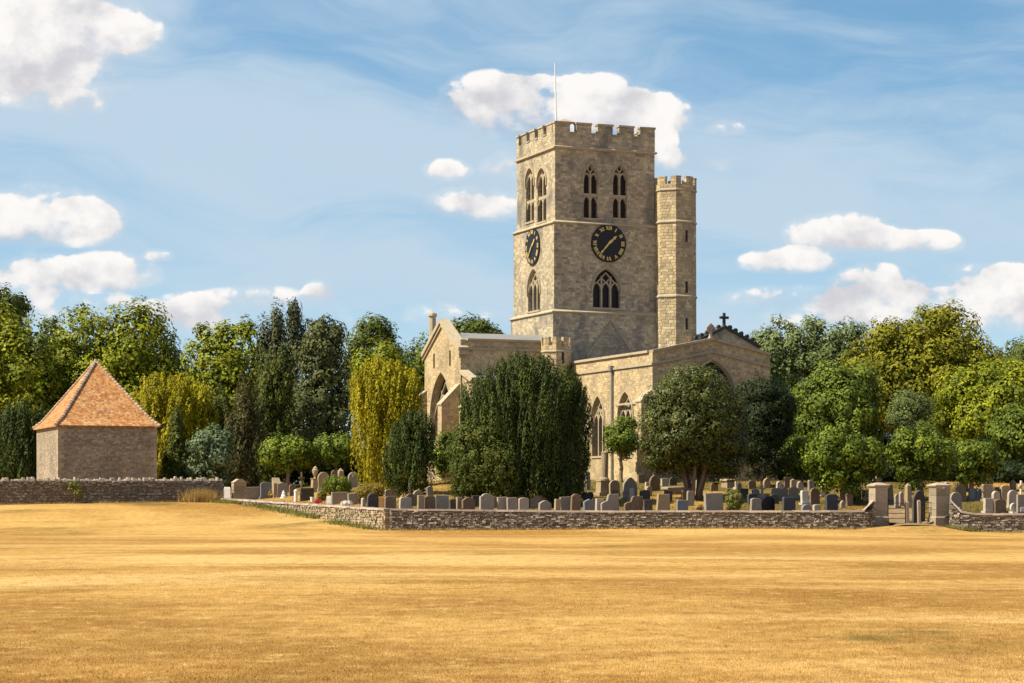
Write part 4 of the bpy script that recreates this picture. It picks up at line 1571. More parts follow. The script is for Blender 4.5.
#  left, right, top, foot, shape, colour, label
ST = [
    (245, 260, 487, 497, 'flat', 'grey', 'low wide grey slab headstone just right of the rough gate pillar'),
    (260.5, 272, 482, 496.5, 'segment', 'blue', 'blue grey headstone with a gently curved top near the rough gate pillar'),
    (272.5, 280, 477.5, 488, 'desk', 'tan', 'pale sloping memorial behind the blue grey headstone'),
    (277, 287, 482, 496.5, 'gable', 'grey', 'speckled grey headstone with pointed top beside the white statuette'),
    (289, 295, 484, 496, 'shoulder', 'brown', 'brown shouldered headstone behind the slim white post'),
    (299, 304.5, 472, 489, 'cross', 'brown', 'dark cross on a plinth left of the urn'),
    (300.5, 314, 488, 500.5, 'flat', 'dark', 'dark speckled flat headstone beside the white flower pot'),
    (311, 318, 466, 482.5, 'urn', 'tan', 'stone urn on a pedestal in front of the clipped limes'),
    (318, 329.5, 472, 490, 'round', 'tan', 'tall round topped tan headstone beside the green juniper'),
    (331.5, 347.5, 492, 504, 'flat', 'grey', 'left one of two wide low grey slabs above the sunlit wall'),
    (348, 361, 493.2, 504.5, 'flat', 'grey', 'right one of two wide low grey slabs above the sunlit wall'),
    (348, 359, 472, 484, 'round', 'grey', 'grey round headstone in the gap left of the golden yew'),
    (338, 344, 468, 482, 'slim', 'tan', 'slim pointed stone marker under the clipped lime'),
    (331, 336, 470, 483, 'gothic', 'brown', 'small pointed brown headstone behind the juniper'),
    (361.5, 365, 498, F0, 'peon', 'pale', 'narrow pale stone standing left of the bronze shrub stones'),
    (367, 378, 493, F0, 'round', 'dark', 'dark round topped headstone in front of the bronze shrub'),
    (384.5, 395.5, 496.3, F0, 'segment', 'brown', 'brown headstone at the wall corner under the dark yew'),
    (385, 400, 489.5, 499, 'peon', 'pale', 'wide pale headstone at the foot of the dark egg shaped yew'),
    (399, 411, 497, F0, 'segment', 'pale', 'pale headstone with pink and white flowers at its foot'),
    (405.5, 416, 493.5, 506, 'shoulder', 'brown', 'brownish shouldered headstone behind the one with pink flowers'),
    (413, 423, 490, 505, 'round', 'tan', 'tan round headstone at the right foot of the dark egg shaped yew'),
    (417.5, 424, 495.3, F0, 'flat', 'tan', 'narrow tan headstone, first of the row left of the great yew'),
    (424.5, 434.5, 495.7, F0, 'segment', 'brown', 'brown curved headstone, second of the row left of the great yew'),
    (427, 433, 486, 498, 'gable', 'grey', 'small grey gabled stone in the gap left of the great yew'),
    (435, 448.5, 495.2, F0, 'flat', 'grey', 'broad flat grey headstone at the left foot of the great yew'),
    (449.5, 455.8, 499.2, F0, 'flat', 'dark', 'small dark low headstone at the left foot of the great yew'),
    (456.3, 461.5, 497, F0, 'flat', 'tan', 'narrow tan headstone edged by sunlight below the great yew'),
    (462, 475, 497, F0, 'ogee', 'brown', 'broad brown headstone with a soft peak below the great yew'),
    (472, 479, 495.5, 507, 'flat', 'dark', 'dark flat headstone in shadow behind the broad brown one'),
    (479.5, 493.8, 493.4, F0, 'shoulder', 'grey', 'large grey shouldered headstone, tallest in front of the great yew'),
    (491, 497, 497.2, 508, 'flat', 'brown', 'slim brown headstone tucked behind the tallest grey one'),
    (497.5, 507, 497, F0, 'flat', 'pale', 'pale square headstone right of the tallest grey one below the great yew'),
    (507.2, 517.5, 497.4, F0, 'peon', 'grey', 'grey clipped corner headstone below the middle of the great yew'),
    (515, 527, 495.2, 508, 'round', 'brown', 'brown round headstone behind the pale lit one under the great yew'),
    (518.5, 528.6, 497.6, F0, 'segment', 'pale', 'pale curved headstone with a sunlit edge below the great yew'),
    (529, 547.5, 495, 508, 'shoulder', 'tan', 'lichened tan headstone with humped top under the great yew'),
    (538.5, 551, 500.4, F0, 'ogee', 'grey', 'low grey headstone in front of the humped tan one'),
    (554.3, 560, 499, F0, 'flat', 'tan', 'narrow tan headstone right of a dark gap under the great yew'),
    (560.3, 570.5, 496.8, F0, 'flat', 'grey', 'upright grey slab left of the lichened brown headstone'),
    (570.5, 580, 493.8, F0 - 2, 'shoulder', 'brown', 'lichened brown headstone left of the black heart shaped one'),
    (581, 594.5, 491, 506, 'heart', 'black', 'black heart shaped headstone at the right foot of the great yew'),
    (583.5, 594.8, 499, F0, 'gable', 'blue', 'small blue grey headstone in front of the black heart'),
    (595, 604.5, 498.5, F0, 'trap', 'pale', 'pale tapering headstone below the broken column'),
    (600.5, 619.5, 494, F0, 'stepped', 'grey', 'stepped grey headstone below the broken column'),
    (597.5, 609.5, 452, 495.5, 'column', 'tan', 'tall broken column on a square pedestal before the church wall'),
    (585, 590, 470, 490, 'slim', 'grey', 'slim grey obelisk at the edge of the great yew'),
    (609.5, 620, 480, 497, 'round', 'tan', 'lichened round headstone just right of the broken column'),
    (622, 637, 477, 499.5, 'gothic', 'grey', 'large pointed grey headstone below the small round tree'),
    (637.5, 645, 474.3, 483, 'flat', 'brown', 'small square brown headstone near the church wall'),
    (649, 660, 475, 491, 'gothic', 'brown', 'pointed brown headstone at the left edge of the holm oak'),
    (669, 677, 477, 485.5, 'round', 'dark', 'dark round headstone deep under the holm oak'),
    (661, 668, 478.5, 486, 'flat', 'pale', 'small pale block under the left of the holm oak'),
    (640, 650, 490, 502, 'segment', 'dark', 'dark curved headstone between the pointed grey one and the tilted pale one'),
    (623.5, 643, 496, F0, 'stepped', 'brown', 'brown stepped headstone below the large pointed grey one'),
    (643.5, 652.5, 499.5, F0, 'flat', 'dark', 'dark low slab right of the brown stepped headstone'),
    (655.5, 670.5, 494, F0, 'trap', 'tan', 'pale tapering tan headstone lit by the sun left of the holm oak trunk'),
    (664, 681, 486.8, 494, 'chest', 'grey', 'long grey chest tomb under the left of the holm oak'),
    (664, 672, 490.5, 502, 'flat', 'dark', 'dark square headstone behind the pale tapering tan one'),
    (676, 688, 500, F0, 'peon', 'blue', 'squat blue grey headstone left of the holm oak trunk'),
    (681, 692, 488, 500, 'flat', 'brown', 'square brown headstone behind the squat blue grey one'),
    (686.5, 694, 491, 506, 'peon', 'grey', 'upright grey stone close against the holm oak trunk'),
    (704, 723.5, 493, F0, 'flat', 'grey', 'big square grey headstone with red flowers right of the holm oak trunk'),
    (722.5, 734, 479, 487.5, 'chest', 'tan', 'small tan table tomb right of the holm oak trunk'),
    (733.5, 738.5, 472.5, 491, 'cross', 'pale', 'thin pale cross behind the yellow flowering bush'),
    (738, 741.5, 482, 495, 'slim', 'pink', 'slim pink stone marker behind the yellow flowering bush'),
    (747.5, 757.5, 493.5, 504, 'segment', 'slate', 'dark slate curved headstone right of the yellow flowering bush'),
    (749.8, 761, 498, F0, 'segment', 'grey', 'grey curved headstone in front of the dark slate one'),
    (741, 748, 488.5, 498, 'flat', 'dark', 'small dark square stone behind the yellow flowering bush'),
    (752, 759, 488.5, 497, 'gable', 'grey', 'small grey gabled headstone left of a thin cross'),
    (759, 765, 485, 498, 'cross', 'pale', 'small pale cross above the black polished headstone'),
    (761.5, 775, 496, F0, 'shoulder', 'black', 'black polished headstone with shouldered top'),
    (771, 781, 488, 500, 'segment', 'grey', 'grey curved headstone behind the black polished one'),
    (768, 779, 494, 504, 'round', 'dark', 'dark round headstone behind the black polished one'),
    (782, 795.5, 497, F0, 'peon', 'slate', 'dark slate headstone right of the black polished one'),
    (781, 788, 487, 498.5, 'round', 'tan', 'rough tan round stone behind the dark slate headstone'),
    (789, 798.5, 486.5, 500, 'ogee', 'grey', 'rough grey peaked stone behind the dark slate headstone'),
    (783.5, 793, 477, 488, 'flat', 'brown', 'square brown headstone far back under the dark evergreen'),
    (797, 803.5, 481, 493, 'gothic', 'grey', 'pointed grey headstone far back left of the bright lime'),
    (801, 808.5, 490.5, 505, 'peon', 'white', 'narrow white headstone left of the brown arched one'),
    (809.5, 820, 487.8, 504, 'round', 'brown', 'brown arched headstone with sunlit rim below the bright lime'),
    (801, 812, 504.3, F0, 'round', 'blue', 'low round blue grey stone just above the front wall'),
    (813, 820.5, 504.5, F0, 'segment', 'pale', 'low pale stone just above the front wall below the brown arched one'),
    (825.5, 838, 494, F0, 'segment', 'slate', 'dark headstone with pale edge under the bright lime'),
    (840, 845, 500.5, 508, 'gothic', 'pink', 'small pink stone by the trunk of the bright lime'),
    (872.5, 881, 475.5, 492, 'cross', 'tan', 'lit stone cross rising behind the left gate pier'),
    (862, 871, 490, 501, 'flat', 'tan', 'tan slab behind the curve of the front wall'),
    (888, 893, 484, 500, 'gothic', 'tan', 'tall pointed tan stone just right of the left gate pier'),
    (894.5, 898.5, 494, 508, 'gothic', 'grey', 'left one of two small pointed stones seen through the gateway'),
    (898.7, 903, 491.5, 506, 'gothic', 'pink', 'right one of two small pointed stones seen through the gateway'),
    (905.3, 911, 483, 508, 'slim', 'tan', 'tall slim stone rising behind the left gateway post'),
    (911.5, 925.5, 490, 514, 'gothic', 'dark', 'large dark pointed headstone seen through the gateway'),
    (953.5, 966.5, 484, 502, 'round', 'brown', 'brown round topped headstone right of the right gate pier'),
    (950, 962, 492, 509, 'round', 'grey', 'rough leaning grey stone where the right wall sweeps down'),
    (968.5, 976.2, 488.8, 500.5, 'round', 'blue', 'blue round headstone, left one of a pair right of the gate'),
    (976.4, 981, 489, 500.5, 'round', 'blue', 'narrow blue round headstone, right one of a pair right of the gate'),
    (981.5, 993, 484.3, 501, 'peon', 'tan', 'tall tan headstone right of the two blue ones'),
    (993.3, 999.5, 487, 500, 'flat', 'dark', 'dark headstone between two tall tan ones'),
    (1000, 1010.5, 485.3, 500, 'segment', 'tan', 'tall tan curved headstone near the right edge'),
    (1007, 1018, 490, 508, 'round', 'pale', 'pale round headstone near the right edge'),
    (992, 1000, 491, 504, 'round', 'pale', 'pale round stone behind the brown slab near the right edge'),
    (983.5, 993, 498.2, F0, 'flat', 'pale', 'pale flat headstone paired with a brown slab above the right wall'),
    (993.3, 1006.5, 499, F0, 'segment', 'brown', 'brown slab paired with a pale headstone above the right wall'),
    (1009, 1018.5, 503, F0, 'disc', 'white', 'white round disc shaped stone above the right wall'),
    (1018, 1023.5, 480.5, 500, 'cross', 'white', 'white stone cross at the right edge'),
    (1016.5, 1026, 494.5, 510, 'flat', 'grey', 'grey square headstone at the right edge below the white cross'),
    (1019, 1027, 507, F0, 'segment', 'white', 'low white stone at the right edge above the wall'),
    (696, 703, 480, 489, 'flat', 'grey', 'small grey headstone seen between the holm oak stems'),
    (845, 849, 489, 502, 'slim', 'pink', 'slim pinkish stone in shade left of the bright lime trunk'),
    (645, 649, 482, 491, 'flat', 'pale', 'small pale stone left of the pointed brown headstone'),
    (710, 718, 482, 491, 'round', 'brown', 'small brown round headstone in the shade of the dark evergreen'),
    (763, 770, 478, 488, 'gothic', 'tan', 'small pointed tan headstone far back under the dark evergreen'),
    (748, 756, 480, 489, 'shoulder', 'brown', 'brown shouldered headstone far back under the dark evergreen'),
    (820, 827, 484, 497, 'gable', 'pale', 'pale gabled headstone behind the brown arched one'),
    (629, 634, 488, 503, 'flat', 'pale', 'thin pale stone peeping from behind the large pointed grey headstone'),
    (646, 652, 486, 496, 'round', 'tan', 'small round tan headstone between the pointed grey one and the chest tomb'),
    (612, 618, 489, 503, 'gable', 'brown', 'small brown gabled stone behind the stepped grey headstone'),
    (728, 734, 489, 499, 'segment', 'grey', 'grey curved headstone right of the small table tomb'),
    (776, 782, 481, 491, 'round', 'pale', 'small pale round headstone under the small bright lime'),
    (790, 796, 479, 489, 'gable', 'tan', 'tan gabled headstone under the small bright lime'),
    (808, 814, 480, 491, 'peon', 'grey', 'grey clipped corner headstone in the shade left of the big bright lime'),
    (846, 853, 493, 506, 'segment', 'brown', 'brown curved headstone at the foot of the big bright lime trunk'),
    (854, 861, 489, 502, 'round', 'dark', 'dark round headstone just right of the big bright lime trunk'),
    (943, 950, 482, 494, 'gable', 'pale', 'pale gabled headstone rising behind the right gate pier'),
    (962, 968, 480, 490, 'flat', 'tan', 'small tan flat headstone under the lime right of the gateway'),
    (986, 992, 477.5, 488, 'round', 'grey', 'small grey round headstone in shade behind the tall tan ones'),
    (1010, 1016, 480, 491, 'gothic', 'brown', 'brown pointed headstone in shade left of the white cross'),
]
for l, r_, top, foot, shp, col, lab in ST:
    cxp = (l + r_) / 2
    if foot >= F0 - 3:
        Y = 118.2 + random.uniform(-.3, .5)
        X = (cxp - 512) / F * Y
        while in_yard(X, Y) < .8:
            Y += .1
            X = (cxp - 512) / F * Y
        zg_ = ground(X, Y)
    else:
        X, Y, zg_ = on_ground(cxp, foot)
    w = (r_ - l) * Y / F * (1.0 if shp in ('column', 'urn', 'slim', 'disc') else 1.04)
    h = EYE + (HOR - top) / F * Y - zg_
    nm = {'cross': 'stone_cross', 'column': 'broken_column', 'urn': 'stone_urn', 'chest': 'chest_tomb', 'slim': 'stone_marker', 'desk': 'sloping_memorial'}.get(shp, 'headstone')
    grave(shp, col, w, h, (X, Y, zg_), lab, nm, nm.replace('_', ' ') if nm != 'stone_marker' else 'marker', R(random.uniform(-2.5, 2.5)))

# rough pillar and small white things near the far end of the sunlit wall
X, Y, z_ = on_ground(239, 497.5, 140)
Y = 148.6; X = (239 - 512) / F * Y; z_ = field_z(X, Y)
w = 13 * Y / F
gp = MB()
hgt = EYE + (HOR - 479) / F * Y - z_
random.seed(3)
zz_ = -.3
while zz_ < hgt - .3:
    h = random.uniform(.15, .28)
    gp.box(-w / 2, w / 2, -.35, .35, zz_ + .008, zz_ + h, random.random(), .02)
    zz_ += h
gp.loft([[(-w / 2 - .04, -.4, zz_), (w / 2 + .04, -.4, zz_), (w / 2 + .04, .4, zz_), (-w / 2 - .04, .4, zz_)], [(-.12, -.4, hgt), (.12, -.4, hgt), (.12, .4, hgt), (-.12, .4, hgt)]], .8)
o = gp.build('stone_pillar', MATS['rubble_pale_lit'])
o.location = (X, Y, z_)
o.rotation_euler = (0, 0, TH)
tag(o, 'rough stone gate pillar with a pointed top at the end of the jagged wall', 'pillar')


def small(pxl, top, foot, kind, mat, label, cat, name):
    X, Y, z_ = on_ground(pxl[0] + (pxl[1] - pxl[0]) / 2, foot)
    w = (pxl[1] - pxl[0]) * Y / F / 2
    h = EYE + (HOR - top) / F * Y - z_
    b_ = MB()
    n = 12
    def c_(r, z): return [(r * math.cos(2 * math.pi * k / n), r * math.sin(2 * math.pi * k / n), z) for k in range(n)]
    if kind == 'pot':
        b_.loft([c_(w * .65, -.05), c_(w * .9, h * .8), c_(w, h * .82), c_(w, h), c_(w * .8, h), c_(w * .75, h * .85)])
    elif kind == 'post':
        b_.loft([c_(w, -.2), c_(w, h * .82), c_(w * 1.15, h * .84), c_(w * 1.1, h * .93), c_(w * .3, h)])
    elif kind == 'figure':
        b_.loft([c_(w * .95, -.1), c_(w * .9, h * .12), c_(w * .6, h * .15), c_(w * .7, h * .3), c_(w * .42, h * .55), c_(w * .55, h * .68), c_(w * .22, h * .77), c_(w * .28, h * .86), c_(w * .22, h * .95), c_(w * .05, h)])
    else:
        b_.loft([[(-w, -.12, -.1), (w, -.12, -.1), (w, .12, -.1), (-w, .12, -.1)], [(-w, -.1, h * .9), (w, -.1, h * .9), (w, .1, h * .9), (-w, .1, h * .9)], [(-w * .85, -.08, h), (w * .85, -.08, h), (w * .85, .08, h), (-w * .85, .08, h)]])
    o_ = b_.build(name, mat)
    o_.location = (X, Y, z_)
    tag(o_, label, cat)
    return o_


small((294, 297.5), 489.5, 502, 'post', MATS['white'], 'slim white post above the sunlit low wall', 'post', 'white_post')
small((280, 287), 490.5, 498, 'figure', MATS['white'], 'small white statuette at the foot of the pointed grey headstone', 'statuette', 'white_statuette')
small((310, 314.5), 497, 503, 'pot', MATS['white'], 'white flower pot beside the dark speckled headstone', 'flower pot', 'flower_pot')
small((326.5, 331), 496.5, 504, 'slab', MATS['white'], 'small white plaque left of the two wide low slabs', 'plaque', 'white_plaque')
small((378, 384), 496.5, 507, 'slab', GM['orange'], 'orange brown wooden marker left of the brown corner headstone', 'grave marker', 'wooden_marker')
o = small((224, 230.5), 487, 496, 'slab', MATS['white'], 'white box in the gap between the jagged wall and the pillar', 'box', 'white_box')

# ------------------------------------------------------------------ trees and plants


def quads(name, mat, pos, nrm, tan, ln, wd, tone, parent):
    """a mesh of leaf faces: a four-cornered leaf per row, bent a little along its middle"""
    n = len(pos)
    tan = tan - nrm * np.sum(tan * nrm, 1, keepdims=True)
    tan /= np.linalg.norm(tan, axis=1, keepdims=True) + 1e-9
    bi = np.cross(nrm, tan)
    a, b_ = tan * ln[:, None] * .5, bi * wd[:, None] * .5
    up = nrm * (wd[:, None] * .22)
    v = np.stack([pos - a, pos + b_ - a * .1 - up, pos + a, pos - b_ - a * .1 - up], 1).reshape(-1, 3).astype(np.float32)
    me = bpy.data.meshes.new(name)
    me.vertices.add(4 * n)
    me.vertices.foreach_set('co', v.ravel())
    me.loops.add(4 * n)
    me.loops.foreach_set('vertex_index', np.arange(4 * n, dtype=np.int32))
    me.polygons.add(n)
    me.polygons.foreach_set('loop_start', np.arange(0, 4 * n, 4, dtype=np.int32))
    me.polygons.foreach_set('loop_total', np.full(n, 4, dtype=np.int32))
    at = me.attributes.new('tone', 'FLOAT', 'FACE')
    at.data.foreach_set('value', np.clip(tone, 0, 1).astype(np.float32))
    me.materials.append(mat)
    me.update(calc_edges=True)
    me.validate()
    o_ = bpy.data.objects.new(name, me)
    COL.objects.link(o_)
    if parent:
        o_.parent = parent
    return o_


def unit(rng, n):
    d = rng.normal(size=(n, 3))
    return d / (np.linalg.norm(d, axis=1, keepdims=True) + 1e-9)


LEAVES = [0]


def crown(parent, lobes, leafmat, seed, puff=.75, leaf=.3, dens=1.0, stretch=1.0, upright=0.0, droop=0.0, fill=.5, name='crown', bottom=-.92, outw=.85, aspect=.62, jag=.12):
    """leaf clumps spread over and through the crown's volume"""
    rng = np.random.default_rng(seed)
    L = np.array(lobes, dtype=float)
    pc, pr, pt, pd = [], [], [], []
    for i, (cx, cy, cz, rx, ry, rz) in enumerate(L):
        area = 4 * math.pi * (((rx * ry) ** 1.6 + (rx * rz) ** 1.6 + (ry * rz) ** 1.6) / 3) ** (1 / 1.6)
        n = int(area / (puff * puff * 1.9 * max(1, stretch * .8)) * .98) + 5
        d = unit(rng, n)
        d = d[d[:, 2] > bottom]
        rad = rng.uniform(1 - jag * 1.6, 1 + jag * .6, len(d))
        nin = int(len(d) * fill)
        if nin:
            d2 = unit(rng, nin)
            d = np.concatenate([d, d2])
            rad = np.concatenate([rad, rng.uniform(.35, .75, nin)])
        P = np.array([cx, cy, cz]) + d * rad[:, None] * np.array([rx, ry, rz])
        keep = np.ones(len(P), bool)
        for j, (ax, ay, az, bx, by, bz) in enumerate(L):
            if j != i:
                q = ((P - np.array([ax, ay, az])) / np.array([bx, by, bz]))
                keep &= ~((np.sum(q * q, 1) < .5) & (rad > .75))
        P = P[keep]
        pc.append(P)
        dl = (P - np.array([cx, cy, cz])) / np.array([rx, ry, rz])
        pd.append(dl / (np.linalg.norm(dl, axis=1, keepdims=True) + .2))
        pr.append(rng.uniform(.6, 1.25, len(P)) * puff)
        pt.append(rng.uniform(0, 1, len(P)))
    pc, pr, pt, pd = np.concatenate(pc), np.concatenate(pr), np.concatenate(pt), np.concatenate(pd)
    leaf = leaf * .78
    per = int(max(10, dens * 7.6 * (puff / leaf) ** 2 * max(1.0, stretch * .75)))
    n = len(pc) * per
    idx = np.repeat(np.arange(len(pc)), per)
    d = unit(rng, n)
    rr = rng.uniform(.3, 1.04, n) ** .36
    sc = np.stack([pr[idx], pr[idx], pr[idx] * stretch], 1)
    off = d * rr[:, None] * sc
    pos = pc[idx] + off
    nr = unit(rng, n)
    nrm = d * outw * 1.1 + nr * .34 + pd[idx] * .95 + np.array([0, 0, .15])
    if stretch > 1.3 and not droop:           # upright plumes: slim at the foot, leaning out, rounded tip
        cen = np.array([L[:, 0].mean(), L[:, 1].mean(), 0])
        ow = pc - cen
        ow[:, 2] = 0
        ow /= np.linalg.norm(ow, axis=1, keepdims=True) + .4
        ax = ow * .22 + np.array([0, 0, 1.]) + rng.normal(size=ow.shape) * .05
        ax /= np.linalg.norm(ax, axis=1, keepdims=True)
        tt = rng.uniform(0, 1, n) ** .95
        ln2 = pr * stretch * 2.0
        prf = np.clip(tt * 9, .3, 1) ** .5 * np.clip(1.02 - tt, 0, 1) ** .75 * 1.15
        th2 = rng.uniform(0, 2 * np.pi, n)
        rd = np.stack([np.cos(th2), np.sin(th2), np.zeros(n)], 1)
        r2 = rng.uniform(.4, 1.0, n) ** .4
        pos = pc[idx] + ax[idx] * ((tt - .55) * ln2[idx])[:, None] + rd * (r2 * prf * pr[idx])[:, None]
        nrm = rd * outw * 1.2 + nr * .30 + pd[idx] * .35 + ax[idx] * (np.clip(tt - .45, 0, 1) * 2.2)[:, None] + np.array([0, 0, .12])
        ztop = (L[:, 2] + L[:, 5]).max() + puff * .6
        pos[:, 2] *= ztop / np.percentile(pos[:, 2], 98)
    keep = np.ones(n, bool)
    if stretch > 1.3 and upright >= .8:       # clipped, dense growth: nothing strays far outside the outline
        inside = np.zeros(n, bool)
        for (ax_, ay_, az_, bx_, by_, bz_) in L:
            q = (pos - np.array([ax_, ay_, az_])) / (np.array([bx_, by_, bz_]) + puff * .55)
            inside |= np.sum(q * q, 1) < rng.uniform(.95, 1.30, n)
        keep = inside
        pos, nrm, idx = pos[keep], nrm[keep], idx[keep]
        n = len(pos)
    nrm /= np.linalg.norm(nrm, axis=1, keepdims=True)
    tan = unit(rng, n) + np.array([0, 0, upright * 2.5 - droop * 2.5])
    if stretch > 1.3:
        ln = leaf * 1.3 * rng.uniform(.65, 1.35, n)
        aspect = .38
    else:
        ln = leaf * rng.uniform(.65, 1.35, n)
    wd = ln * aspect * rng.uniform(.8, 1.2, n)
    tone = .55 * pt[idx] + .45 * rng.uniform(0, 1, n)
    LEAVES[0] += n
    return quads(name, LEAF[leafmat], pos, nrm, tan, ln, wd, tone, parent)


def trunk(parent, h, r, limbs, mat='bark', seed=0, lean=(0, 0), name='trunk'):
    """tapering trunk with limbs reaching into the crown; limbs: (height on trunk, tip)"""
    rng = random.Random(seed)
    b_ = MB()
    n = 6
    def tp(f_): return Vector((lean[0] * f_, lean[1] * f_, h * f_))
    b_.tube([tp(-.06)] + [tp(k / n) + Vector((rng.uniform(-r, r) * .25, rng.uniform(-r, r) * .25, 0)) for k in range(n + 1)],
            [r * 1.5] + [r * (1.25 - .75 * (k / n)) for k in range(n + 1)], 9, .5)
    for f_, tip in limbs:
        a = tp(f_)
        tip = Vector(tip)
        m_ = a.lerp(tip, .45) + Vector((rng.uniform(-.2, .2), rng.uniform(-.2, .2), -.08 * (tip - a).length + .1))
        rr = r * (1.1 - .6 * f_) * .6
        b_.tube([a, m_, tip], [rr, rr * .65, rr * .2], 7, rng.random())
    return b_.build(name, MATS[mat], parent, True)


def lobe_set(w, h, seed, n=7, base=.25, depth=.9, big=.62):
    """a rounded crown of overlapping lobes inside a width x height envelope (heights from 0)"""
    rng = random.Random(seed)
    out = [(0, 0, h * (base + (1 - base) * .48), w * .5 * .82, w * .5 * depth * .82, h * (1 - base) * .5 * .9)]
    for k in range(n):
        a = 2 * math.pi * (k / n) + rng.uniform(-.4, .4)
        el = rng.uniform(-.35, .9)
        ex, ez = math.cos(el), math.sin(el)
        rx = w * .5 * big * rng.uniform(.52, .85)
        x_ = math.cos(a) * ex * (w * .5 - rx) * 1.02
        y_ = math.sin(a) * ex * (w * .5 * depth - rx) * 1.02
        z_ = h * (base + (1 - base) * .5) + ez * (h * (1 - base) * .5 - rx * .8)
        out.append((x_, y_, z_, rx, rx, rx * rng.uniform(.75, .95)))
    return out


def plant(name, x0, x1, ytop, Y, label, cat, leafmat, kind='broad', seed=1, foot=None, tr=True, group=None, puff=.75, leaf=.3, dens=1., n=7, base=.22, lobes=None, zoff=0., depth=.9, big=.62, **kw):
    cxp = (x0 + x1) / 2
    X = (cxp - 512) / F * Y
    zg_ = ground(X, Y) + zoff
    w = (x1 - x0) / F * Y
    h = EYE + (HOR - ytop) / F * Y - zg_
    root = empty(name, (X, Y, zg_), 0, label, cat, group)
    if lobes is None:
        if kind == 'broad':
            lb = lobe_set(w * .97 - puff * .5, h - puff * .35, seed, n, base, depth, big)
        elif kind == 'egg':
            lb = [(0, 0, h * (base + (1 - base) * .42), w / 2 - puff * .4, (w / 2 - puff * .4) * depth, h * (1 - base) * .42),
                  (w * .06, 0, h * (base + (1 - base) * .66), w * .36, w * .36 * depth, h * (1 - base) * .34 - puff * .25)]
        elif kind == 'column':
            lb = [(0, 0, h * .30, w * .46 - puff * .3, (w * .46 - puff * .3) * depth, h * .33), (0, 0, h * .58, w * .49 - puff * .3, (w * .49 - puff * .3) * depth, h * .34),
                  (-w * .1, 0, h * .74, w * .38 - puff * .3, (w * .38 - puff * .2) * depth, h * .26 - puff * .5), (w * .12, 0, h * .74, w * .36 - puff * .3, (w * .36 - puff * .2) * depth, h * .24 - puff * .5)]
        elif kind == 'cone':
            lb = [(0, 0, h * f_, max(.4, w * .5 * (1 - f_) ** .8 * 1.12), max(.4, w * .5 * (1 - f_) ** .8 * 1.12), h * .13) for f_ in (.13, .26, .39, .52, .65, .77, .88, .96)]
    else:
        lb = [(a * w, b_ * w, c * h, d * w, e * w, f_ * h) for a, b_, c, d, e, f_ in lobes]
    if tr:
        tips = [(random.uniform(.45, .95), (l[0] * .8, l[1] * .8, l[2])) for l in lb[1:7]]
        trunk(root, h * .62, max(.12, min(.5, w * .035)), tips, seed=seed, mat=kw.pop('bark', 'bark'))
    else:
        kw.pop('bark', None)
    crown(root, lb, leafmat, seed, puff, leaf, dens, **kw)
    return root


fw = empty('distant_wood', (0, 262, -.6))
tag(fw, 'distant dark wood closing the view low behind the churchyard trees', 'wood', kind='stuff')
rng_ = random.Random(77)
crown(fw, [(x_ + rng_.uniform(-3, 3), rng_.uniform(-5, 8), rng_.uniform(3, 5), rng_.uniform(5, 8), 5, rng_.uniform(4.5, 7)) for x_ in range(-110, 115, 8)], 'oak', 78, 1.8, 1.1, .8, fill=.1, name='foliage')
BG = dict(group='trees behind the churchyard')
# --- left side, far to near
plant('broadleaf_tree', -34, 34, 276, 205, 'dark leafy tree rising tallest at the far left edge', 'tree', 'oak', seed=2, puff=1.15, leaf=.46, n=9, **BG)
plant('broadleaf_tree', -62, 58, 303, 182, 'broad yellow green tree at the left edge behind the dovecote', 'tree', 'lime', seed=3, puff=1.05, leaf=.42, base=.1, lobes=[(0, 0, .42, .50, .42, .40), (-.1, 0, .66, .36, .34, .30), (.20, -.05, .62, .28, .28, .28), (.33, -.1, .40, .18, .2, .3), (-.3, -.1, .5, .2, .2, .3)], **BG)
plant('broadleaf_tree', 26, 76, 310, 225, 'small pale grey green tree peeping between two larger ones', 'tree', 'poplar', seed=4, puff=.9, leaf=.42, **BG)
plant('broadleaf_tree', 52, 186, 308, 188, 'round yellow green tree with twin heads right behind the dovecote', 'tree', 'lime', seed=5, puff=1.05, leaf=.42,
      lobes=[(0, 0, .45, .50, .44, .38), (-.25, -.05, .70, .25, .26, .28), (.14, -.08, .75, .27, .28, .25), (.34, 0, .56, .18, .22, .26), (-.05, -.22, .5, .3, .25, .25), (.25, -.2, .4, .25, .2, .22), (-.34, -.1, .48, .16, .2, .22)], **BG)
plant('broadleaf_tree', 170, 214, 356, 205, 'darker low tree in the dip between two rounded limes', 'tree', 'oak', seed=6, puff=.95, leaf=.42, **BG)
plant('broadleaf_tree', 186, 272, 319, 180, 'tall rounded lime green tree left of the drooping cypress', 'tree', 'lime', seed=7, puff=1.0, leaf=.40, base=.08, lobes=[(0, 0, .42, .50, .45, .40), (-.15, 0, .66, .32, .32, .30), (.12, -.05, .70, .32, .32, .28), (-.3, -.1, .42, .2, .2, .28), (.3, -.1, .45, .2, .2, .3)], **BG)
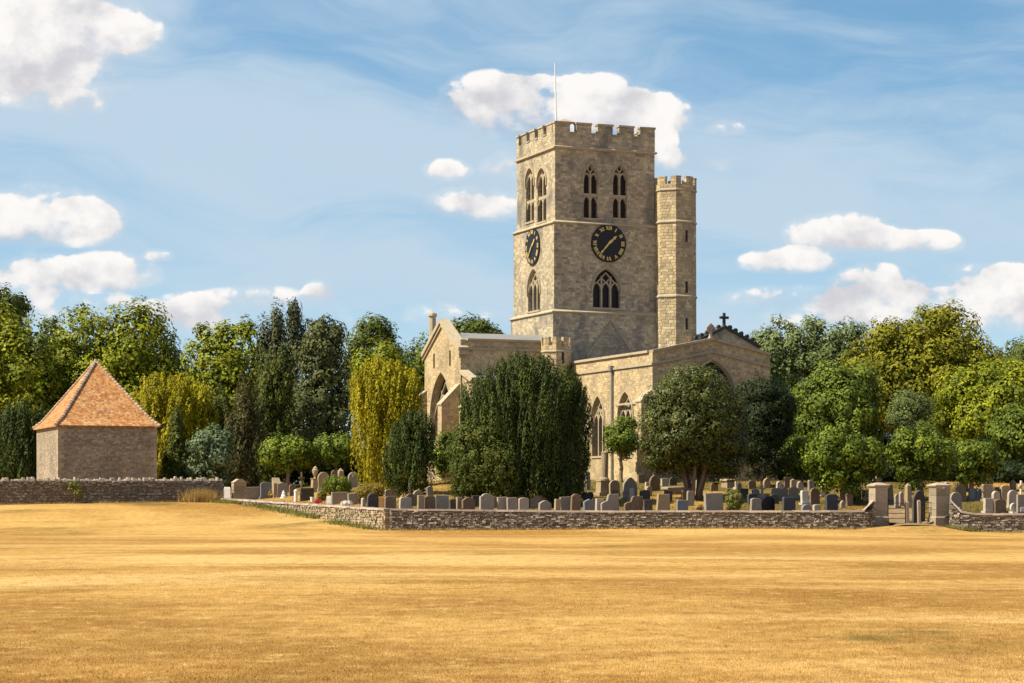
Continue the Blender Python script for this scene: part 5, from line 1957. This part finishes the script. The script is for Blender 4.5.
# drooping cypress
plant('cypress_tree', 252, 312, 303, 178, 'tall drooping dark cypress with nodding tips', 'tree', 'cypress', seed=8, puff=.55, leaf=.34, stretch=2.6, droop=1.0, jag=.3, outw=.6,
      lobes=[(.02, 0, .38, .36, .34, .36), (-.2, 0, .55, .22, .22, .30), (.17, -.1, .78, .12, .12, .2), (.04, -.1, .62, .26, .24, .28), (-.08, -.1, .84, .09, .1, .1), (.36, 0, .76, .06, .07, .12), (-.3, 0, .76, .06, .07, .1), (.20, -.05, .93, .05, .05, .06)], **BG)
plant('conifer_tree', 288, 358, 318, 172, 'large layered grey green conifer right of the drooping cypress', 'tree', 'conifer', seed=9, puff=.8, leaf=.36, n=9, droop=.5, jag=.2, fill=.5,
      lobes=[(0, 0, .18, .47, .45, .2), (-.03, 0, .36, .46, .44, .2), (.02, 0, .54, .42, .4, .2), (0, 0, .70, .36, .34, .18), (-.06, 0, .83, .26, .26, .13), (.12, 0, .86, .16, .16, .1), (-.02, 0, .94, .1, .1, .06)], **BG)
plant('broadleaf_tree', 336, 408, 306, 214, 'open crowned dark tree rising behind the golden yew', 'tree', 'oak', seed=10, puff=.85, leaf=.42, dens=.75, n=8, fill=.15, base=.35, **BG)
plant('broadleaf_tree', 345, 420, 334, 192, 'yellow green tree below the open crowned one', 'tree', 'lime', seed=12, puff=.95, leaf=.4, **BG)
plant('broadleaf_tree', 392, 470, 326, 200, 'dark green tree just left of the church gable', 'tree', 'broad', seed=13, puff=.95, leaf=.4, **BG)
plant('broadleaf_tree', 424, 514, 308, 215, 'spreading dark tree rising behind the transept roof', 'tree', 'oak', seed=14, puff=.85, leaf=.42, dens=.85, n=10, fill=.2, base=.4, **BG)
# --- middle left
plant('yew_tree', -12, 52, 401, 166, 'dark clipped yew left of the dovecote', 'tree', 'yew', 'egg', seed=15, puff=.42, leaf=.2, stretch=2.4, upright=.8, base=.0, tr=False)
plant('golden_yew', 128, 216, 374, 170, 'spreading golden yew right of the dovecote', 'tree', 'gold', seed=16, puff=.5, leaf=.24, stretch=2.6, upright=.8, jag=.2, tr=True,
      lobes=[(-.05, 0, .55, .40, .4, .40), (-.2, -.05, .68, .22, .25, .28), (.1, -.05, .72, .22, .25, .24), (.32, 0, .62, .17, .2, .27), (-.36, 0, .5, .12, .2, .25)])
plant('conifer_tree', 158, 196, 428, 163, 'small dark conifer in front of the left golden yew', 'tree', 'yewlit', 'cone', seed=17, puff=.42, leaf=.22, stretch=1.6, upright=.5, tr=False)
plant('conifer_tree', 196, 232, 396, 172, 'dusky green narrow conifer right of the left golden yew', 'tree', 'yewlit', 'egg', seed=18, puff=.5, leaf=.24, stretch=1.7, upright=.5, base=0., tr=False)
plant('glaucous_shrub', 184, 238, 420, 160, 'pale blue green shrub of big leaves near the jagged wall', 'shrub', 'glauc', seed=19, puff=.5, leaf=.32, n=8, base=.02, tr=False, dens=.7, fill=.2)
plant('conifer_tree', 222, 266, 388, 165, 'brownish ragged conifer left of the dark column', 'tree', 'brown', 'egg', seed=20, puff=.5, leaf=.25, stretch=1.9, upright=.6, base=0., jag=.25, dens=.8)
plant('conifer_tree', 253, 294, 362, 168, 'tall dark olive columnar conifer behind the clipped limes', 'tree', 'yewlit', 'column', seed=21, puff=.5, leaf=.25, stretch=1.8, upright=.6, tr=False)
for k, (a, b_, Yk, tl, lab) in enumerate(((258, 318, 159, 434, 'clipped lime with low flat crown, left one of the pair'), (312, 360, 160, 432, 'clipped lime with low flat crown, right one of the pair beside the golden yew'))):
    plant('lime_tree', a, b_, tl, Yk, lab, 'tree', 'fresh', seed=22 + k, puff=.5, leaf=.27, n=8, group='clipped limes by the graves', base=.36, depth=.7, bark='barkpale')
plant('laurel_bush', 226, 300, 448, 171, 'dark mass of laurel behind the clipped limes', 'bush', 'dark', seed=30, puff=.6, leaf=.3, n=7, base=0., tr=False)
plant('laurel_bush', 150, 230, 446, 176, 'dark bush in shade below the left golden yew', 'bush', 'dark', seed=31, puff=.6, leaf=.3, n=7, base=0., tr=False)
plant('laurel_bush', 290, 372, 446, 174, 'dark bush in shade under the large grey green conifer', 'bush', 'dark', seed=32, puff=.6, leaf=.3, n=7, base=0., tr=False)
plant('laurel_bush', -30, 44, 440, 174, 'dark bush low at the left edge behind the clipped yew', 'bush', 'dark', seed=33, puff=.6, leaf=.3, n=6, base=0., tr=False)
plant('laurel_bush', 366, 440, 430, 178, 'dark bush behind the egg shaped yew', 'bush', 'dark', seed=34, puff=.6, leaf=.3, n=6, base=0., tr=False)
# golden Irish yew, egg yew, great yew
plant('golden_yew', 349, 423, 360, 139, 'tall upright golden yew with feathered plumes left of the church', 'tree', 'gold', 'column', seed=35, puff=.36, leaf=.18, stretch=3.2, upright=1., jag=.06, dens=1.1, tr=True)
plant('yew_tree', 382, 438, 411, 131, 'dark egg shaped yew in front of the golden one', 'tree', 'yew', 'egg', seed=36, puff=.30, leaf=.15, stretch=2.2, upright=.9, base=.02, jag=.1, tr=True)
plant('laurel_bush', 428, 468, 428, 143, 'light green bush between the egg shaped yew and the great yew', 'bush', 'fresh', seed=37, puff=.4, leaf=.22, n=6, base=0., tr=False)
gy = plant('great_yew', 449, 593, 357, 125.5, 'great dark spreading yew of upright plumes in front of the church', 'tree', 'yew', seed=38, puff=.40, leaf=.15, stretch=3.0, upright=1., jag=.05, dens=1.0, fill=.2, tr=True,
           lobes=[(-.02, 0, .30, .47, .32, .33), (.05, .02, .60, .38, .32, .37), (-.17, -.08, .56, .25, .24, .33), (.20, -.02, .56, .24, .26, .36), (.33, 0, .42, .15, .22, .40), (.10, -.16, .56, .2, .2, .38), (-.02, -.12, .64, .16, .18, .34)])
crown(gy, [(.3, -1.6, 1.2, 1.5, 1.0, 1.3), (2.0, -1.2, 1.2, 1.4, 1.0, 1.3)], 'yew', 391, .36, .15, .8, 2.0, .8, fill=.2, name='lower_plumes')
crown(gy, [(-2.7, -1.0, 2.5, 1.3, 1.5, 2.3), (-1.8, -1.7, 2.7, 1.4, 1.4, 2.2), (-2.9, -.9, 1.1, 1.0, 1.2, 1.2), (-1.1, -2.2, 1.9, 1.1, 1.1, 1.7)], 'yewlit', 39, .34, .16, .8, 1.3, .2, fill=.2, name='lower_branches')  # sun-side branches take the lit yew colour
# small tree at the church wall
plant('small_tree', 600, 642, 413, 141, 'small round headed tree standing against the church wall', 'tree', 'broad', seed=40, puff=.36, leaf=.2, n=7, base=.33, bark='barkpale')
# holm oak and dark evergreen
hm = plant('holm_oak', 640, 748, 363, 128.5, 'spreading many stemmed holm oak in front of the chancel', 'tree', 'holly', seed=41, puff=.46, leaf=.18, n=0, tr=False, dens=.8,
           lobes=[(0, 0, .57, .46, .38, .37), (-.24, -.05, .45, .24, .26, .26), (.25, 0, .34, .2, .2, .22), (.05, .15, .35, .3, .2, .2), (.2, -.05, .56, .25, .26, .27), (0, -.1, .75, .30, .26, .23), (-.33, 0, .36, .15, .18, .16), (.30, 0, .36, .16, .2, .18), (-.1, -.2, .5, .25, .2, .25), (-.22, 0, .70, .18, .2, .16)])
b_ = MB()
rng = random.Random(4)
for k in range(7):
    a = 2 * math.pi * k / 7
    sx, sy = .32 * math.cos(a), .3 * math.sin(a)
    tx, ty = 1.5 * math.cos(a + .2), 1.2 * math.sin(a)
    b_.tube([(sx, sy, -.3), (sx * 1.3, sy * 1.3, .5), (tx * .55 + rng.uniform(-.1, .1), ty * .6, 1.7), (tx * 1.2, ty * 1.2, 3.6), (tx * 1.5, ty * 1.5, 5.0)], [.17, .12, .10, .07, .03], 8, rng.random())
b_.build('stems', MATS['barkpale'], hm, True)
plant('evergreen_tree', 728, 800, 370, 137, 'dark evergreen tree on the shaded right of the holm oak', 'tree', 'dark', seed=43, puff=.5, leaf=.2, n=12, base=.0, jag=.15, dens=1.1)
# --- right side
plant('poplar_tree', 748, 872, 314, 200, 'tall pale grey green poplar clump behind the chancel', 'tree', 'poplar', seed=50, puff=.85, leaf=.40, n=12, base=.1, dens=.8, fill=.2, big=.5) if False else \
    plant('poplar_tree', 748, 872, 315, 200, 'tall pale grey green poplar clump behind the chancel', 'tree', 'poplar', seed=50, puff=.85, leaf=.40, dens=1., jag=.2, fill=.4,
          lobes=[(0, 0, .45, .48, .4, .38), (-.3, 0, .76, .15, .18, .21), (-.08, 0, .80, .15, .18, .2), (.14, 0, .78, .15, .18, .2), (.33, 0, .72, .13, .18, .22), (-.4, 0, .6, .1, .15, .25)], **BG)
plant('beech_tree', 842, 1004, 304, 186, 'great bronze green beech, tallest of the trees on the right', 'tree', 'beech', seed=51, puff=.95, leaf=.40, jag=.2,
      lobes=[(0, 0, .42, .47, .42, .36), (.1, 0, .70, .24, .25, .28), (-.15, -.05, .66, .22, .24, .24), (.3, -.05, .55, .2, .22, .27), (-.32, 0, .5, .2, .22, .27), (.02, -.2, .5, .3, .2, .3), (.11, 0, .88, .1, .1, .1), (-.26, 0, .77, .1, .1, .1), (.28, -.2, .36, .25, .2, .25)], **BG)
plant('broadleaf_tree', 978, 1080, 330, 215, 'dark distant tree at the right edge behind the beech', 'tree', 'oak', seed=52, puff=1.0, leaf=.45, n=9, **BG)
plant('broadleaf_tree', 786, 892, 352, 158, 'dense mid green tree between the poplars and the front limes', 'tree', 'broad', seed=53, puff=.75, leaf=.32, n=11, base=.05)
plant('broadleaf_tree', 748, 822, 362, 166, 'lower green tree just right of the dark evergreen', 'tree', 'broad', seed=60, puff=.65, leaf=.3, n=8, base=.05)
plant('willow_tree', 882, 942, 382, 156, 'pale feathery olive tree low in front of the beech', 'tree', 'weed', seed=54, puff=.5, leaf=.22, n=7, base=.1, aspect=.3) if False else \
    plant('willow_tree', 882, 942, 384, 156, 'pale feathery olive tree low in front of the beech', 'tree', 'poplar', seed=54, puff=.5, leaf=.24, n=7, base=.1, aspect=.35)
plant('broadleaf_tree', 926, 1058, 352, 168, 'wide olive green tree at the right edge in front of the beech', 'tree', 'lime', seed=55, puff=.85, leaf=.34, n=12, base=.05)
plant('broadleaf_tree', 984, 1062, 396, 146, 'darker green tree low at the right edge', 'tree', 'broad', seed=56, puff=.6, leaf=.28, n=9, base=.1)
plant('lime_tree', 800, 888, 418, 126.5, 'bright green lime nearest the left gate pier', 'tree', 'fresh', seed=57, puff=.40, leaf=.22, n=14, big=.5, jag=.26, base=.03, group='limes inside the front wall', bark='barkpale')
plant('lime_tree', 884, 958, 420, 128.5, 'bright green lime above the gateway', 'tree', 'fresh', seed=58, puff=.40, leaf=.22, n=14, big=.5, jag=.26, base=.10, group='limes inside the front wall', bark='barkpale')
plant('lime_tree', 940, 1002, 436, 134, 'bright green lime right of the gateway', 'tree', 'fresh', seed=59, puff=.40, leaf=.22, n=14, big=.5, jag=.26, base=.05, group='limes inside the front wall', bark='barkpale')
plant('lime_tree', 776, 826, 432, 140, 'small bright lime behind the left end of the lime row', 'tree', 'fresh', seed=61, puff=.40, leaf=.22, n=14, big=.5, jag=.26, base=.02, group='limes inside the front wall', bark='barkpale')
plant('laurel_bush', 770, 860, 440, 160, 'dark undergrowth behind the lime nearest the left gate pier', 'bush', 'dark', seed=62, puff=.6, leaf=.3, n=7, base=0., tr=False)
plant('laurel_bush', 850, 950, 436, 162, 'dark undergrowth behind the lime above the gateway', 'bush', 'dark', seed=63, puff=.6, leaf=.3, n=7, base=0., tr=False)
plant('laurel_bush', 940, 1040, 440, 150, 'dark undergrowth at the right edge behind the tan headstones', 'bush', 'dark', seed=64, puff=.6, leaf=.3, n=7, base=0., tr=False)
plant('laurel_bush', 846, 915, 462, 143, 'low dark bush added for tree shade between the limes left of the gateway', 'bush', 'dark', seed=65, puff=.45, leaf=.24, n=6, base=0., tr=False)  # first of three dark bushes added to stand for shade under the limes
plant('laurel_bush', 905, 985, 462, 145, 'low dark bush added for tree shade behind the gateway lime', 'bush', 'dark', seed=66, puff=.45, leaf=.24, n=6, base=0., tr=False)
plant('laurel_bush', 975, 1050, 464, 142, 'low dark bush added for tree shade behind the white cross at the right edge', 'bush', 'dark', seed=67, puff=.45, leaf=.24, n=6, base=0., tr=False)
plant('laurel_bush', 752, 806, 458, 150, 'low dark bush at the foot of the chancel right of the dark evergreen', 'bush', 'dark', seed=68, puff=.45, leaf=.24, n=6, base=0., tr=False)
# --- shrubs and flowers among the graves


def bush(x0, x1, top, foot, leafmat, label, seed, cat='shrub', name='shrub', **kw):
    X, Y, z_ = on_ground((x0 + x1) / 2, foot)
    w, h = (x1 - x0) / F * Y, EYE + (HOR - top) / F * Y - z_
    root = empty(name, (X, Y, z_), 0, label, cat)
    lb = [(0, 0, h * .45, w * .42, w * .38, h * .48), (-w * .22, 0, h * .35, w * .25, w * .25, h * .36), (w * .22, 0, h * .4, w * .25, w * .25, h * .38)]
    a = dict(puff=max(.1, w * .13), leaf=.1, dens=.9)
    a.update(kw)
    b_ = MB()
    b_.tube([(0, 0, -.1), (0, 0, h * .5)], [.03, .015], 6)
    for s in (-1, 1):
        b_.tube([(0, 0, 0), (s * w * .2, 0, h * .5)], [.02, .01], 6)
    b_.build('stem', MATS['bark'], root)
    crown(root, lb, leafmat, seed, name='foliage', **a)
    return root


bush(322, 351, 475, 494, 'fresh', 'low green juniper among the graves left of the golden yew', 70, name='juniper_shrub')
bush(355, 385, 482, 503, 'shrubgold', 'bronze rounded shrub at the foot of the golden yew', 71)
bush(317, 327, 487, 501, 'weed', 'yellow flowering plant above the sunlit wall', 72, 'plant', 'flowering_plant')
fl = bush(725, 743, 487, 511, 'weed', 'yellow flowering bush right of the big square grey headstone', 73, 'bush', 'flowering_bush')
bush(715, 723, 500, 512, 'flower_red', 'red flowers at the corner of the big square grey headstone', 74, 'flowers', 'red_flowers')
bush(402, 411, 503.5, 512, 'flower_white', 'pink and white flowers in front of the pale headstone at the wall corner', 75, 'flowers', 'white_flowers')
bush(341, 353, 500.5, 505.5, 'flower_white', 'white flowers in front of the two wide low slabs', 76, 'flowers', 'white_flowers')
bush(315, 321, 498.5, 503.5, 'flower_red', 'red flowers beside the white flower pot', 77, 'flowers', 'red_flowers')
bush(268, 276, 490, 497.5, 'straw', 'dry straw coloured plant beside the blue grey headstone', 78, 'plant', 'dry_plant')
bush(696, 703, 503, 512, 'straw', 'dried yellow plant left of the big square grey headstone', 79, 'plant', 'dry_plant')


# --- grasses
def blades(name, pts, hgt, mat, label, seed, wd=.012, parent=None, spread=.5):
    rng = np.random.default_rng(seed)
    P = np.array(pts, dtype=float)
    n = len(P)
    az = rng.uniform(0, 2 * np.pi, n)
    h = hgt * rng.uniform(.5, 1.3, n)
    lean = rng.uniform(0, spread, n)
    a2 = rng.uniform(0, 2 * np.pi, n)
    tip = P + np.stack([np.cos(a2) * lean * h, np.sin(a2) * lean * h, h], 1)
    sx = np.stack([np.cos(az), np.sin(az), np.zeros(n)], 1) * (wd * rng.uniform(.6, 1.4, n))[:, None]
    v = np.stack([P - sx, P + sx, tip], 1).reshape(-1, 3).astype(np.float32)
    me = bpy.data.meshes.new(name)
    me.vertices.add(3 * n)
    me.vertices.foreach_set('co', v.ravel())
    me.loops.add(3 * n)
    me.loops.foreach_set('vertex_index', np.arange(3 * n, dtype=np.int32))
    me.polygons.add(n)
    me.polygons.foreach_set('loop_start', np.arange(0, 3 * n, 3, dtype=np.int32))
    me.polygons.foreach_set('loop_total', np.full(n, 3, dtype=np.int32))
    at = me.attributes.new('tone', 'FLOAT', 'FACE')
    at.data.foreach_set('value', rng.uniform(0, 1, n).astype(np.float32))
    me.materials.append(mat)
    me.update(calc_edges=True)
    o_ = bpy.data.objects.new(name, me)
    COL.objects.link(o_)
    if label:
        tag(o_, label, 'grass', kind='stuff')
    if parent:
        o_.parent = parent
    return o_


rng = np.random.default_rng(5)
n = 420000
yy = 17.5 + 46 * rng.uniform(0, 1, n) ** 1.9
xx = rng.uniform(-.245, .245, n) * yy
clump = np.sin(xx * 3.1 + np.sin(yy * 2.3) * 2) * np.sin(yy * 2.7 + np.sin(xx * 1.9) * 2) + np.sin(xx * 9.1 + yy * 3) * np.sin(yy * 8.7 - xx * 2) * .6
keep = rng.uniform(-1.3, 1, n) < clump + .45
xx, yy = xx[keep], yy[keep]
zz = 0.05 * np.sin(xx * .21 + yy * .13) * np.sin(yy * .09 + 1) * np.array([ss(v / 40.0) for v in yy]) - .004
blades('grass', np.stack([xx, yy, zz], 1), .024, MATS['blades'], 'short dry mown grass blades of the near field', 6, .0045, spread=.8)

pts = []
rr = random.Random(8)
for _ in range(900):         # straw weeds at the end of the jagged wall
    p_ = rr.gauss(200, 9)
    Yw = 146.6 + rr.uniform(-.5, .4)
    X = (p_ - 512) / F * Yw
    pts.append((X, Yw, field_z(X, Yw) - .02))
blades('dry_weeds', pts, .9, LEAF['straw'], 'tall straw coloured dry weeds at the right end of the jagged wall', 9, .02, spread=.45)
pts = []
for _ in range(5200):        # green strip along the foot of the sunlit wall
    t_ = rr.uniform(0, 1) ** .8 * 33 + 1
    d = -.3 - abs(rr.gauss(0, .5))
    X, Y = CORNER.x + VX.x * t_ + UX.x * d, CORNER.y + VX.y * t_ + UX.y * d
    if math.sin(t_ * 1.1) + math.sin(t_ * .37 + 1) > -.5:
        pts.append((X, Y, field_z(X, Y) - .02))
blades('green_weeds', pts, .22, LEAF['weed'], 'green weeds along the foot of the sunlit low wall', 10, .02, spread=.9)
pts = []
for _ in range(3500):        # ragged grass at the foot of the front walls
    X = rr.uniform(-7, 28)
    if 19.6 < X < 22.8:
        continue
    Y = 115.8 - abs(rr.gauss(0, .12))
    pts.append((X, Y, field_z(X, Y) - .02))
for _ in range(1200):
    p_ = rr.uniform(-5, 222)
    Y = 147.7 - 6.4 * (222 - p_) / 262 - abs(rr.gauss(0, .15))
    X = (p_ - 512) / F * Y
    pts.append((X, Y, field_z(X, Y) - .02))
blades('wall_foot_grass', pts, .16, LEAF['straw'], 'ragged dry grass along the foot of the stone walls', 11, .015, spread=.9)
pts = []
for _ in range(500):
    X = gx1 + rr.uniform(-.4, 1.3)
    Y = 115.85 - abs(rr.gauss(0, .15))
    pts.append((X, Y, field_z(X, Y) - .02))
blades('green_weeds', pts, .3, LEAF['weed'], 'green weeds at the foot of the right gate pier', 12, .018, spread=.7)
pts = []
for _ in range(26000):       # longer dry grass among the gravestones
    Y = rr.uniform(117, 147)
    p_ = rr.uniform(225, 1030)
    X = (p_ - 512) / F * Y
    if in_yard(X, Y) > .4 and not (abs(X - GATE_X) < 1.0 and Y < 126):
        pts.append((X, Y, yard_z(X, Y) - .02))
blades('yard_long_grass', pts, .14, MATS['yard_grass'], 'uncut dry grass between the gravestones', 13, .02, spread=.9)
X = px(76, 500, 144.4)
wr = empty('wall_plant', (X.x, 143.95, 1.5), 0, 'yellow green bush growing against the jagged wall', 'plant')
trunk(wr, .9, .04, [(.5, (.3, 0, 1.1)), (.6, (-.3, 0, 1.2))])
crown(wr, [(0, 0, .95, .45, .2, .4), (.25, 0, .6, .3, .15, .3), (-.2, 0, 1.2, .25, .15, .25)], 'weed', 80, .16, .12, .6, fill=.1, name='foliage')
print('leaves', LEAVES[0])
